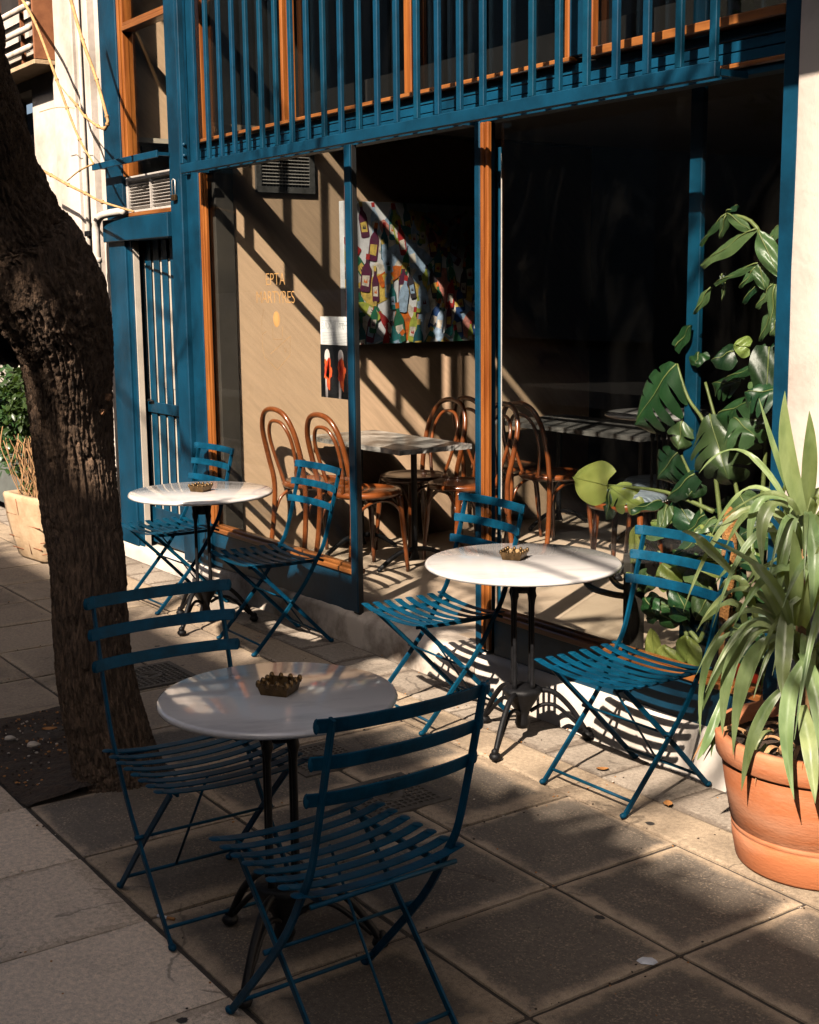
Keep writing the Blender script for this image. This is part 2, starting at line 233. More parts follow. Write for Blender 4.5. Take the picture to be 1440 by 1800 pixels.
# ------------------------------------------------------------ mesh helpers
class MB:
    def __init__(s): s.v = []; s.f = []; s.m = []; s.sm = []
    def add(s, vs, fs, mi=0, smooth=False):
        o = len(s.v); s.v += [tuple(v) for v in vs]
        for f in fs: s.f.append(tuple(i+o for i in f)); s.m.append(mi); s.sm.append(smooth)
    def box(s, x0, x1, y0, y1, z0, z1, mi=0, b=0.0, mtx=None):
        if b:
            bm = bmesh.new(); bmesh.ops.create_cube(bm, size=1)
            for v in bm.verts: v.co = Vector(((x0+x1)/2+v.co.x*(x1-x0), (y0+y1)/2+v.co.y*(y1-y0), (z0+z1)/2+v.co.z*(z1-z0)))
            bmesh.ops.bevel(bm, geom=bm.edges[:], offset=b, segments=1, affect='EDGES')
            bm.verts.index_update(); vs = [v.co.copy() for v in bm.verts]; fs = [[v.index for v in f.verts] for f in bm.faces]; bm.free()
        else:
            vs = [Vector(p) for p in ((x0,y0,z0),(x1,y0,z0),(x1,y1,z0),(x0,y1,z0),(x0,y0,z1),(x1,y0,z1),(x1,y1,z1),(x0,y1,z1))]
            fs = [(0,3,2,1),(4,5,6,7),(0,1,5,4),(1,2,6,5),(2,3,7,6),(3,0,4,7)]
        if mtx: vs = [mtx @ v for v in vs]
        s.add(vs, fs, mi); return s
    def tube(s, pts, r, n=8, mi=0, cap=True, flat=None, up=None):
        """round (or, with flat=(w,h), rounded flat) bar along a path"""
        pts = [Vector(p) for p in pts]; k = len(pts)
        rs = r if isinstance(r, (list, tuple)) else [r]*k
        tang = []
        for i in range(k):
            a = pts[max(0, i-1)]; b = pts[min(k-1, i+1)]; t = (b-a)
            tang.append(t.normalized() if t.length > 1e-9 else Vector((0, 0, 1)))
        ref = Vector(up) if up else (Vector((0, 0, 1)) if abs(tang[0].z) < 0.9 else Vector((1, 0, 0)))
        vs = []; fs = []
        for i in range(k):
            t = tang[i]; x = ref - t*ref.dot(t)
            if x.length < 1e-6: x = Vector((1, 0, 0)) - t*t.x
            x.normalize(); y = t.cross(x)
            if not up: ref = x
            for j in range(n):
                a = 2*math.pi*(j+0.5)/n
                if flat:
                    c, q = math.cos(a), math.sin(a)
                    e = 0.3
                    cx = math.copysign(abs(c)**e, c)*flat[0]/2; cy = math.copysign(abs(q)**e, q)*flat[1]/2
                    vs.append(pts[i] + y*cx + x*cy)
                else: vs.append(pts[i] + (x*math.cos(a) + y*math.sin(a))*rs[i])
        for i in range(k-1):
            for j in range(n):
                a = i*n+j; b = i*n+(j+1) % n
                fs.append((a, b, b+n, a+n))
        if cap: fs.append(tuple(range(n-1, -1, -1))); fs.append(tuple((k-1)*n+j for j in range(n)))
        s.add(vs, fs, mi, not flat); return s
    def lathe(s, prof, n=32, mi=0, c=(0, 0, 0), smooth=True, jit=None):
        vs = []; fs = []; k = len(prof)
        for r, z in prof:
            for j in range(n):
                a = 2*math.pi*j/n; rr = r if jit is None else r*(1+jit(a, z))
                vs.append((c[0]+rr*math.cos(a), c[1]+rr*math.sin(a), c[2]+z))
        for i in range(k-1):
            for j in range(n):
                a = i*n+j; b = i*n+(j+1) % n; fs.append((a, b, b+n, a+n))
        if prof[0][0] > 1e-5: fs.append(tuple(range(n-1, -1, -1)))
        if prof[-1][0] > 1e-5: fs.append(tuple((k-1)*n+j for j in range(n)))
        s.add(vs, fs, mi, smooth); return s
    def ball(s, c, r, mi=0, sq=(1, 1, 1), n=10):
        pr = [(max(1e-6, math.sin(math.pi*i/6))*r, -math.cos(math.pi*i/6)*r) for i in range(7)]
        vs = []; fs = []
        for q, z in pr:
            for j in range(n):
                a = 2*math.pi*j/n; vs.append((c[0]+q*math.cos(a)*sq[0], c[1]+q*math.sin(a)*sq[1], c[2]+z*sq[2]))
        for i in range(6):
            for j in range(n):
                a = i*n+j; b = i*n+(j+1) % n; fs.append((a, b, b+n, a+n))
        s.add(vs, fs, mi, True); return s
    def poly(s, pts, mi=0): s.add(pts, [tuple(range(len(pts)))], mi); return s
    def mesh(s, name, mats):
        me = bpy.data.meshes.new(name); me.from_pydata(s.v, [], s.f)
        for m in (mats if isinstance(mats, (list, tuple)) else [mats]): me.materials.append(M[m] if isinstance(m, str) else m)
        me.polygons.foreach_set('material_index', s.m); me.polygons.foreach_set('use_smooth', s.sm)
        me.validate(); me.update(); return me
    def build(s, name, mats, parent=None, loc=None):
        o = bpy.data.objects.new(name, s.mesh(name, mats)); COL.objects.link(o)
        if parent: o.parent = parent
        if loc: o.location = loc
        return o

def link(name, me, parent=None, loc=(0, 0, 0), rz=0.0):
    o = bpy.data.objects.new(name, me); COL.objects.link(o); o.location = loc; o.rotation_euler = (0, 0, rz)
    if parent: o.parent = parent
    return o
def tag(o, label=None, cat=None, group=None, kind=None):
    if label: o['label'] = label
    if cat: o['category'] = cat
    if group: o['group'] = group
    if kind: o['kind'] = kind
    return o
def thing(name, label, cat, loc=(0, 0, 0), rz=0.0, group=None):
    o = bpy.data.objects.new(name, None); COL.objects.link(o); o.empty_display_size = 0.1
    o.location = loc; o.rotation_euler = (0, 0, rz)
    return tag(o, label, cat, group)
def copy_tree(o, parent=None):
    c = o.copy(); COL.objects.link(c); c.parent = parent
    for ch in list(o.children): copy_tree(ch, c)
    return c
def dup(o, loc, rz, label, group=None):
    c = copy_tree(o); c.location = loc; c.rotation_euler = (0, 0, rz); c['label'] = label
    if group: c['group'] = group
    return c
def bez(pts, n=6):
    """smooth curve through points (Catmull-Rom)"""
    P = [Vector(p) for p in pts]; out = []
    for i in range(len(P)-1):
        p0 = P[max(0, i-1)]; p1 = P[i]; p2 = P[i+1]; p3 = P[min(len(P)-1, i+2)]
        for j in range(n):
            t = j/n
            out.append(0.5*((2*p1) + (p2-p0)*t + (2*p0-5*p1+4*p2-p3)*t*t + (3*p1-p0-3*p2+p3)*t**3))
    out.append(P[-1]); return out
def textmesh(name, body, size, mats, parent, origin, xdir, updir, extr=0.0008, offset=0.0, spacing=1.0):
    cu = bpy.data.curves.new(name, 'FONT'); cu.body = body; cu.size = size; cu.extrude = extr; cu.align_x = 'CENTER'; cu.offset = offset; cu.space_character = spacing
    tmp = bpy.data.objects.new('tmp_text', cu); COL.objects.link(tmp)
    dg = bpy.context.evaluated_depsgraph_get(); me = bpy.data.meshes.new_from_object(tmp.evaluated_get(dg)); me.name = name
    bpy.data.objects.remove(tmp); bpy.data.curves.remove(cu)
    x = Vector(xdir).normalized(); y = Vector(updir).normalized(); z = x.cross(y)
    mt = Matrix(((x.x, y.x, z.x, origin[0]), (x.y, y.y, z.y, origin[1]), (x.z, y.z, z.z, origin[2]), (0, 0, 0, 1)))
    me.transform(mt); me.materials.clear(); me.materials.append(M[mats])
    o = bpy.data.objects.new(name, me); COL.objects.link(o); o.parent = parent
    return o

# ============================================================ THE SETTING: ground
def sheet(name, x0, x1, y0, y1, z, m):
    b = MB(); b.poly([(x0, y0, z), (x1, y0, z), (x1, y1, z), (x0, y1, z)]); return tag(b.build(name, m), kind='structure')
sheet('ground', -150, 150, -150, 150, -0.30, 'asphalt')
sheet('road', -80, 60, -6.4, -1.0, -0.13, 'asphalt')
b = MB(); b.box(-60, 30, -1.0, 3.43, -0.28, -0.010); pav = tag(b.build('pavement', 'grout'), kind='structure')
b = MB(); b.box(-60, 30, -8.6, -6.4, -0.28, 0.0); tag(b.build('opposite_pavement', 'kerb'), kind='structure')

def slabmesh(name, sx, sy, m, n=16):
    """a stone: chamfered block with a slightly uneven top"""
    bm = bmesh.new(); bmesh.ops.create_grid(bm, x_segments=n, y_segments=n, size=0.5)
    bev = 0.004; rr = random.random()*50
    for v in bm.verts:
        x, y = v.co.x, v.co.y
        edge = abs(abs(x)-0.5) < 1e-4 or abs(abs(y)-0.5) < 1e-4
        wob = (0.004*noise.noise(Vector((x*14+rr, y*14, 3))) if edge else 0)
        v.co = Vector((x*sx + math.copysign(wob, x), y*sy + math.copysign(wob, y), (-bev if edge else 0) + 0.0012*noise.noise(Vector((x*3+rr, y*3, 0)))))
    ed = [e for e in bm.edges if e.is_boundary]
    r = bmesh.ops.extrude_edge_only(bm, edges=ed)
    for v in [g for g in r['geom'] if isinstance(g, bmesh.types.BMVert)]: v.co.z = -0.02
    me = bpy.data.meshes.new(name); bm.to_mesh(me); bm.free(); me.materials.append(M[m]); return me
GX = [-2.31 - 0.513*k for k in range(-4, 26)]
def lay(meshes, x, y, parent, j=1.0):
    o = bpy.data.objects.new('paving_slab', random.choice(meshes)); COL.objects.link(o); o.parent = parent
    o.location = (x, y, random.uniform(-0.0015, 0.001)*j); o.rotation_euler = (random.uniform(-.002, .002), random.uniform(-.002, .002), random.uniform(-.006, .006) + random.choice((0, math.pi)))
    return o
G_ = 0.017
rows = [(1.385, 1.930), (1.930, 2.450), (2.450, 2.965)]
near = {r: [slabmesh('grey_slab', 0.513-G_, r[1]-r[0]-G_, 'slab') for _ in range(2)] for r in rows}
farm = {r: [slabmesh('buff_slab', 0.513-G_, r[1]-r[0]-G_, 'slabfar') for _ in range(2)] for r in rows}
for r in rows:
    for i in range(len(GX)-1):
        x = (GX[i]+GX[i+1])/2
        if r == rows[0] and -5.39 < x < -4.34: continue            # the tree pit
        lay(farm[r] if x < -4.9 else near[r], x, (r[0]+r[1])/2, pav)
pm = [slabmesh('pale_slab', 0.513-0.007, 0.87, 'slabpale') for _ in range(2)]
for i in range(len(GX)-1): lay(pm, (GX[i]+GX[i+1])/2, 0.938, pav)
for i in range(len(GX)-1): lay(pm, (GX[i]+GX[i+1])/2, 0.06, pav)
kb = [slabmesh('border_kerb', 1.2, 0.205, 'kerb') for _ in range(2)]
for k in range(14):
    o = lay(kb, -0.4-1.205*k, 3.073, pav, 0); o.name = 'kerb_stone'
sb = [slabmesh('border_stone', 0.302, 0.245, 'strip', 12) for _ in range(2)]
for k in range(52):
    o = lay(sb, -0.455-0.3105*k+0.0, 3.305, pav, 0); o.name = 'border_stone'
# tree pit soil
bm = bmesh.new(); bmesh.ops.create_grid(bm, x_segments=60, y_segments=34, size=0.5)
for v in bm.verts:
    x = -4.875 + v.co.x*1.04; y = 1.66 + v.co.y*0.56
    h = 0.016*noise.fractal(Vector((x*5, y*5, 0)), 1.0, 2.0, 5) - 0.004 + 0.035*math.exp(-((x+4.42)**2+(y-1.7)**2)/0.06)
    v.co = Vector((x, y, h))
me = bpy.data.meshes.new('soil'); bm.to_mesh(me); bm.free(); me.materials.append(M['soil'])
for p in me.polygons: p.use_smooth = True
so = bpy.data.objects.new('tree_pit_soil', me); COL.objects.link(so); tag(so, kind='structure')
b = MB()
for k in range(420):
    x = random.uniform(-5.35, -4.36); y = random.uniform(1.4, 1.92); s = random.uniform(0.002, 0.007)
    b.ball((x, y, 0.006+s*0.3), s, 0 if random.random() < 0.12 else (1 if random.random() < .4 else 2), (1, random.uniform(.6, 1.2), 0.6), 6)
tag(b.build('soil_crumbs', ['pebble', 'leafy', 'soil']), 'loose crumbs of earth, bark and pale grit on the soil of the tree pit', 'grit', kind='stuff')
for (x, y, s, lab) in ((-4.92, 1.60, 0.024, 'large pale stone chip lying left of the trunk in the tree pit'), (-5.05, 1.55, 0.02, 'smaller buff stone chip lying at the far left edge of the tree pit soil')):
    b = MB(); b.lathe([(0.0001, -.3*s), (s*.9, -.2*s), (s, .15*s), (s*.6, .42*s), (0.0001, .45*s)], 7, 0, (0, 0, 0), False, lambda a, z: 0.25*math.sin(2*a+z*90)); tag(b.build('stone_chip', 'pebble', None, (x, y, 0.02)), lab, 'stone', 'stone chips in the tree pit')
def fallen_leaf(loc, rz, s, lab, m='leafy'):
    b = MB(); n = 6; vs = []
    for i in range(n+1):
        t = i/n; wdt = math.sin(math.pi*min(1, t*0.95+0.03))**0.8*0.32
        for q in (-1, 0, 1): vs.append(((t-0.5)*s, q*wdt*s, (0.10*abs(q) + 0.18*(t-0.5)**2)*s+0.003))
    fs = [(i*3+j, i*3+j+1, i*3+j+4, i*3+j+3) for i in range(n) for j in (0, 1)]
    b.add(vs, fs, 0, True); o = b.build('fallen_leaf', m); o.location = loc; o.rotation_euler = (0, 0, rz); tag(o, lab, 'leaf', 'fallen leaves on the paving')
fallen_leaf((-4.47, 1.93, 0.012), 0.4, 0.05, 'rusty fallen leaf touching the right side of the tree trunk base')
fallen_leaf((-5.02, 1.70, 0.03), 1.1, 0.06, 'ochre fallen leaf on the dark soil left of the tree trunk')
fallen_leaf((-3.44, 3.22, 0.002), 0.9, 0.045, 'small yellow fallen leaf on the border stones under the right cafe chair')
fallen_leaf((-3.06, 3.17, 0.002), 2.4, 0.05, 'curled orange fallen leaf on the border stones left of the terracotta pot')
b = MB(); b.tube([(-0.028, 0, 0.005), (0.004, 0.002, 0.005)], 0.0045, 8, 0); b.tube([(0.004, 0.002, 0.005), (0.028, 0.004, 0.005)], 0.0046, 8, 1)
o = b.build('cigarette_butt', ['paper', 'leafy']); o.location = (-3.30, 1.42, 0); o.rotation_euler = (0, 0, 0.5); tag(o, 'white and orange cigarette end lying by the joint near the left chair leg', 'cigarette end')
b = MB(); b.lathe([(0.0001, 0), (0.022, 0.001), (0.018, 0.007), (0.0001, 0.010)], 8, 0, (0, 0, 0), False, lambda a, z: 0.3*math.sin(2*a)); tag(b.build('stone_chip', 'paper', None, (-2.33, 2.35, 0)), 'small white chip lying in the joint between two grey slabs at the lower right', 'stone')

b = MB(); rg_ = random.Random(9)
for k in range(900):
    x = rg_.uniform(-8.5, -1.7); y = rg_.uniform(0.8, 3.42); s = rg_.uniform(0.0012, 0.0042)
    if rg_.random() < .5: x = round((x+2.31)/0.513)*0.513-2.31 + rg_.gauss(0, .02)
    elif rg_.random() < .5: y = rg_.choice((1.38, 1.93, 2.45, 2.965, 3.18, 3.43)) + rg_.gauss(0, .02)
    b.ball((x, y, s*0.3), s, rg_.choice((0, 1, 1, 2, 2)), (1, rg_.uniform(.5, 1.6), 0.5), 5)
tag(b.build('pavement_grit', ['pebble', 'leafy', 'soil']), 'fine grit, crumbs of leaf and dirt scattered over the paving stones', 'grit', kind='stuff')
# cast iron covers let into the paving
def cover(x, y, s, lab):
    t = thing('inspection_cover', lab, 'manhole cover', (x, y, 0), 0, 'square iron inspection covers in the paving')
    h = s/2; b = MB()
    for (x0, x1, y0, y1) in ((-h-.022, h+.022, -h-.022, -h-.004), (-h-.022, h+.022, h+.004, h+.022), (-h-.022, -h-.004, -h-.004, h+.004), (h+.004, h+.022, -h-.004, h+.004)): b.box(x0, x1, y0, y1, -0.012, 0.006)
    b.build('rim', 'castiron', t)
    b = MB(); b.box(-h, h, -h, h, -0.012, 0.001); b.build('plate', 'black', t)
    n = 11; st = s/n; b = MB()
    for i in range(n+1):
        p = -h + i*st
        b.box(p-0.0045, p+0.0045, -h, h, 0.001, 0.0062); b.box(-h, h, p-0.0045, p+0.0045, 0.0012, 0.0060)
    b.build('grid', 'castiron', t)
    b = MB(); b.lathe([(0.055, 0.001), (0.055, 0.0085), (0.047, 0.0085), (0.046, 0.0065), (0.0001, 0.0068)], 24); b.build('boss', 'castiron', t)
    b = MB(); b.tube([(-0.022, -0.02, 0.009), (0, 0.012, 0.009), (0.022, -0.02, 0.009)], 0.0035, 6); b.tube([(0, 0.012, 0.009), (0, 0.034, 0.009)], 0.0035, 6); b.build('emblem', 'castiron', t)
cover(-3.70, 2.45, 0.27, 'square gridded iron cover between the near round table and the right table')
cover(-4.17, 2.45, 0.25, 'square gridded iron cover half hidden behind the near round table top')
cover(-5.58, 2.38, 0.30, 'dark square iron cover right of the tree, seen between the chair back slats')

# ============================================================ THE CAFE BUILDING
cafe = thing('cafe_building', 'cafe front with blue metalwork, orange varnished window frames and open doorway', 'building', (0, 0, 0))
def part(name, mats, boxes, parent=cafe, bev=0.0, label=None):
    b = MB()
    for q in boxes: b.box(*q[:6], q[6] if len(q) > 6 else 0, bev)
    o = b.build(name, mats, parent)
    if label: o['label'] = label
    return o
# interior shell
part('tan_wall', 'tan', [(-7.30, -7.05, 3.64, 6.42, 0.0, 2.70)])
part('wall_reveal', 'darkwall', [(-7.30, -7.035, 3.52, 3.6395, 0.0, 2.70)], bev=.003)
part('upper_side_wall', 'darkwall', [(-7.30, -7.052, 3.50, 6.42, 2.7005, 3.60)])
part('mezzanine_floor', 'ceil', [(-7.05, -1.6, 4.15, 11.0, 2.72, 2.90)])
part('floor', 'floor', [(-13, -1.5, 3.60, 11.0, -0.2, 0.165)])
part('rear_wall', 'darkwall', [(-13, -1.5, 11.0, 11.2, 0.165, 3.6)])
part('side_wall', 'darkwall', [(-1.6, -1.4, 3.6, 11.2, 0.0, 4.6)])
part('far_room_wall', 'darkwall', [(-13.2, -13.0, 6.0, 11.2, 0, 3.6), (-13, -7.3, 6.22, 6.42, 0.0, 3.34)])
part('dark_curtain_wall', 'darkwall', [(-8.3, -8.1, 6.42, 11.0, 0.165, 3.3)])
part('ceiling', 'ceil', [(-13, -7.31, 6.43, 11.0, 3.34, 3.6)])
part('upper_ceiling', 'ceil', [(-13, -1.5, 3.55, 11.0, 4.6, 4.8)])
part('mezzanine_wall', 'ceil', [(-13, -1.5, 6.0, 6.2, 3.6, 4.6)])
part('inner_side_wall', 'tan', [(-8.55, -8.24, 3.56, 4.6, 2.74, 4.6)])
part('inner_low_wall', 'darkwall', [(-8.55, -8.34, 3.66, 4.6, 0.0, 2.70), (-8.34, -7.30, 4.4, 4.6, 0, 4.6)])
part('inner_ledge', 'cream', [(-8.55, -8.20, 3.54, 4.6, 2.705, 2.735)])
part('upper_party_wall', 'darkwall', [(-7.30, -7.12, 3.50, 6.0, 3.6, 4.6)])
# steps below the front
def stepmesh(name, x0, x1, zl, zr, m, yb=3.62, amp=0.004, rad=0.03, label=None):
    n = max(8, int((x1-x0)*26)); prof = []
    for i in range(7): a = i/6*math.pi/2; prof.append((1-math.sin(a), 1-math.cos(a)))
    b = MB(); vs = []
    for i in range(n+1):
        t = i/n; x = x0+(x1-x0)*t; z = zl+(zr-zl)*t
        ring = [(3.435, -0.02), (3.437, z*0.3), (3.438, z*0.6)] + [(3.440+rad*(1-math.cos(k/6*math.pi/2)), z-rad+rad*math.sin(k/6*math.pi/2)) for k in range(7)] + [(3.52, z), (yb, z)]
        for (yy, zz) in ring:
            d = amp*noise.fractal(Vector((x*4, yy*6, zz*6)), 1.0, 2.0, 4)
            vs.append((x, yy - d*1.5, zz + (d if zz > 0.02 else 0)))
    k = 12; fs = [(i*k+j, (i+1)*k+j, (i+1)*k+j+1, i*k+j+1) for i in range(n) for j in range(k-1)]
    b.add(vs, fs, 0, True); b.add([vs[j] for j in range(k)], [tuple(range(k-1, -1, -1))]); b.add([vs[n*k+j] for j in range(k)], [tuple(range(k))])
    o = b.build(name, m, cafe)
    if label: o['label'] = label
    return o
stepmesh('plinth', -8.50, -7.10, 0.088, 0.118, 'white', label='whitewashed plinth under the gated door')
stepmesh('plinth', -7.10, -5.47, 0.128, 0.158, 'steprough', amp=0.008, label='stained worn plinth under the left window')
stepmesh('doorstep', -5.47, -4.49, 0.166, 0.164, 'steprough', yb=3.72, amp=0.014, rad=0.05)
stepmesh('plinth', -4.49, -2.60, 0.180, 0.198, 'white', label='whitewashed plinth under the right window')

# lower windows
def lower_window(x0, x1, zp, lab):
    wn = bpy.data.objects.new('window', None); COL.objects.link(wn); wn.parent = cafe; wn['label'] = lab
    part('pane', 'glass', [(x0+0.03, x1-0.02, 3.486, 3.492, 0.375, 2.425)], wn)
    b = MB(); b.box(x0, x1, 3.455, 3.525, 0.345, 0.372, 0, .004); b.box(x0, x1, 3.475, 3.515, 0.3725, 0.388, 0, .003); b.build('bottom_rail', 'woodh', wn)
    return wn
wl = lower_window(-7.105, -5.51, 0.14, 'left shop window beside the open doorway')
wr = lower_window(-4.40, -2.885, 0.19, 'right shop window with plants behind it')
b = MB(); b.box(-7.105, -7.065, 3.456, 3.484, 0.3885, 2.425, 0, .004); b.box(-7.0645, -7.045, 3.465, 3.484, 0.3885, 2.425, 0, .003); b.build('stile', 'wood', wl)
b = MB(); b.box(-5.532, -5.511, 3.452, 3.484, 0.3885, 2.425, 0, .003); b.build('stile', 'wood', wl)
b = MB(); b.box(-4.462, -4.443, 3.446, 3.475, 0.20, 2.425, 0, .004); b.box(-4.4425, -4.430, 3.454, 3.475, 0.20, 2.425, 0, .003); b.box(-4.4295, -4.412, 3.448, 3.470, 0.20, 2.425, 0, .004); b.build('stile', 'wood', wr)
b = MB(); b.box(-2.905, -2.886, 3.47, 3.52, 0.389, 2.425, 0, .003); b.build('stile', 'wood', wr)
# blue panels under the windows
part('kick_panel', 'blue', [(-7.105, -5.511, 3.470, 3.50, 0.135, 0.3445)], label='blue metal panel under the left window')
part('kick_panel', 'blue', [(-4.399, -2.886, 3.470, 3.50, 0.185, 0.3445)], label='blue metal panel under the right window')
# blue posts
b = MB(); b.box(-5.510, -5.455, 3.440, 3.450, 0.168, 2.43, 0, .002); b.build('door_post', 'blue', cafe)
b = MB(); b.box(-5.508, -5.456, 3.4505, 3.478, 0.155, 2.43, 0, .002)
b.build('door_jamb', 'black', cafe)
b = MB(); b.box(-4.500, -4.463, 3.444, 3.53, 0.165, 2.43, 0, .004); b.build('door_post', 'blue', cafe)
b = MB(); b.box(-4.462, -4.440, 3.535, 3.545, 0.17, 2.33, 0, .002); b.build('folding_door_edge', 'blue2', cafe)
b = MB(); b.box(-4.390, -4.387, 3.500, 3.503, 0.39, 2.30); b.build('putty_line', 'clearw', cafe)

b = MB(); b.box(-2.885, -2.822, 3.425, 3.52, 0.19, 4.6, 0, .004); b.build('frame_post', 'blue', cafe)
b = MB(); b.box(-3.517, -3.455, 3.68, 3.705, 0.165, 3.34, 0, .003); b.build('inner_post', 'blue2', cafe)
# concrete pillar
b = MB(); n = 40; vs = []
for i in range(n+1):
    z = 4.8*i/n
    for (x, y) in ((-2.821, 3.52), (-2.818, 3.42), (-2.805, 3.405), (-2.60, 3.40), (-2.40, 3.40), (-2.0, 3.40), (-1.4, 3.41), (-1.4, 3.62)):
        d = 0.004*noise.fractal(Vector((x*3, y*3, z*3)), 1, 2, 4); vs.append((x+d*0.3, y-abs(d), z))
fs = [(i*8+j, i*8+j+1, (i+1)*8+j+1, (i+1)*8+j) for i in range(n) for j in range(7)]
b.add(vs, fs, 0, True); b.build('pillar', 'conc', cafe)
# transom between lower and upper windows
b = MB(); b.box(-7.105, -2.886, 3.462, 3.53, 2.428, 2.452); b.build('header', 'blue', cafe)
b = MB(); b.box(-7.105, -2.886, 3.448, 3.49, 2.4525, 2.470, 0, .004); b.build('moulding', 'woodh', cafe)
for k in range(3): part('plank', 'blue2', [(-7.105, -2.886, 3.468+0.002*(k % 2), 3.51, 2.4725+k*0.0365, 2.5065+k*0.0365)], bev=0.0025)
part('upper_sill', 'woodh', [(-7.105, -3.90, 3.435, 3.53, 2.5845, 2.604)], bev=.004)
part('upper_sill', 'woodh', [(-3.82, -2.886, 3.425, 3.53, 2.5845, 2.618)], bev=.004, label='upper window sill at the right end')
for (x0, x1, m, lab) in ((-7.105, -7.03, 'wood', None), (-6.125, -6.098, 'wood', 'thin stile of the second upper window'), (-6.058, -6.025, 'wood', None), (-5.020, -4.965, 'wood', None), (-3.955, -3.930, 'wood', None), (-3.927, -3.83, 'blue', 'blue post between the upper windows'), (-3.827, -3.800, 'wood', None)):
    part('mullion', m, [(x0, x1, 3.455, 3.488, 2.6045, 4.6)], bev=.004, label=lab)
for (x0, x1) in ((-7.03, -6.125), (-6.01, -5.035), (-4.965, -3.955), (-3.80, -2.886)):
    part('upper_pane', 'darkglass', [(x0, x1, 3.492, 3.498, 2.6045, 4.6)])
part('top_fascia', 'blue', [(-8.45, -2.0, 3.42, 3.6, 4.61, 4.9)])
part('upper_wall', 'white', [(-8.45, -1.4, 3.45, 3.7, 4.91, 14.0), (-1.39, 14, 3.45, 3.7, 0.0, 14.0)])  # built up higher out of view to close off the sky
for z in (5.6, 8.6): part('unseen_overhang', 'conc', [(-16, 10, 1.65, 3.449, z, z+0.2), (-16, 10, 1.65, 1.75, z+0.201, z+1.0)])  # slabs added out of view to block sky light over the tables

# gated door bay at the left
b = MB(); b.box(-8.445, -8.175, 3.440, 3.50, 0.088, 4.6, 0, .005); b.box(-8.1745, -8.105, 3.455, 3.50, 0.088, 2.08, 0, .004); b.build('bay_post', 'blue', cafe)
b = MB(); b.box(-8.104, -8.092, 3.462, 3.499, 0.09, 2.075); b.build('door_lining', 'cream', cafe)
b = MB(); b.box(-7.440, -7.285, 3.430, 3.60, 0.118, 4.6, 0, .005); b.build('bay_post', 'blue', cafe)
b = MB(); b.box(-7.262, -7.108, 3.452, 3.60, 0.118, 4.6, 0, .005); b.box(-7.284, -7.2625, 3.50, 3.60, 0.118, 4.6); b.build('bay_post', 'blue', cafe)
b = MB(); b.box(-7.235, -7.19, 3.425, 3.4515, 2.42, 4.6, 0, .004); b.build('rib', 'blue2', cafe)
b = MB(); b.box(-8.445, -7.4405, 3.405, 3.439, 2.080, 2.222, 0, .004); b.box(-8.105, -7.4405, 3.4395, 3.62, 2.080, 2.222); b.build('lintel', 'blue', cafe)
part('vent_sill', 'woodh', [(-8.17, -7.4405, 3.43, 3.52, 2.2245, 2.252)], bev=.004)
vt = bpy.data.objects.new('louvre_vent', None); COL.objects.link(vt); vt.parent = cafe
b = MB(); b.box(-8.165, -7.445, 3.462, 3.50, 2.2525, 2.268, 0, .002); b.box(-8.165, -7.445, 3.462, 3.50, 2.448, 2.478, 0, .002); b.box(-8.165, -8.13, 3.462, 3.50, 2.2685, 2.4475); b.box(-7.795, -7.783, 3.459, 3.50, 2.2685, 2.4475); b.build('frame', 'alu', vt)
for k in range(9):
    mt = Matrix.Translation((-7.79, 3.478, 2.282+k*0.0195)) @ Matrix.Rotation(R_(-40), 4, 'X')
    b = MB(); b.box(-0.34, 0.343, -0.012, 0.012, -0.0016, 0.0016, 0, 0, mt); b.build('slat', 'alu', vt)
part('vent_back', 'black', [(-8.16, -7.445, 3.51, 3.53, 2.2525, 2.478)])
uw = bpy.data.objects.new('window', None); COL.objects.link(uw); uw.parent = cafe; uw['label'] = 'tall narrow window above the gated door'
b = MB(); b.box(-8.174, -8.142, 3.450, 3.53, 2.479, 4.6, 0, .004); b.box(-8.1415, -8.112, 3.460, 3.53, 2.479, 4.6, 0, .004); b.build('stile', 'wood', uw)
b = MB(); b.box(-8.1115, -7.441, 3.452, 3.53, 3.355, 3.385, 0, .004); b.box(-8.1115, -7.441, 3.462, 3.53, 3.386, 3.410, 0, .004); b.build('rail', 'woodh', uw)
part('pane', 'glass', [(-8.112, -7.441, 3.496, 3.502, 2.479, 3.354)], uw)
part('pane', 'glass', [(-8.112, -7.441, 3.496, 3.502, 3.4105, 4.6)], uw)
b = MB(); b.box(-8.43, -7.42, 3.345, 3.357, 2.535, 2.575, 0, .002); b.box(-8.43, -8.40, 3.3575, 3.4385, 2.545, 2.565); b.box(-7.435, -7.42, 3.3575, 3.4285, 2.545, 2.565); b.build('guard_bar', 'blue2', cafe)
# security gate and the door behind it
gate = thing('security_gate', 'blue steel door gate with flat upright bars over a cream door', 'gate', (0, 0, 0))
for k in range(7):
    x = -8.335+k*0.125
    b = MB(); b.box(x, x+0.086, 3.535+0.001*(k % 2), 3.5405, 0.125, 2.078, 0, .003); b.build('bar', 'blue2', gate)
b = MB(); b.box(-8.335, -7.445, 3.523, 3.534, 0.985, 1.055, 0, .003); b.build('crossbar', 'blue', gate)
b = MB(); b.box(-8.335, -7.445, 3.523, 3.534, 0.125, 0.36, 0, .003); b.build('kick_plate', 'blue', gate)
b = MB(); b.tube([(-8.08, 3.51, 1.06), (-8.04, 3.50, 1.07), (-8.0, 3.515, 1.06)], 0.007, 6); b.build('handle', 'iron', gate)
door = thing('cream_door', 'cream painted door closed behind the blue bar gate', 'door', (0, 0, 0))
b = MB(); b.box(-8.44, -7.30, 3.549, 3.58, 0.1, 2.2); b.build('leaf', 'cream', door)
b = MB(); b.box(-7.98, -7.40, 3.546, 3.5489, 1.15, 1.95, 0, .001); b.build('raised_panel', 'cream', door)
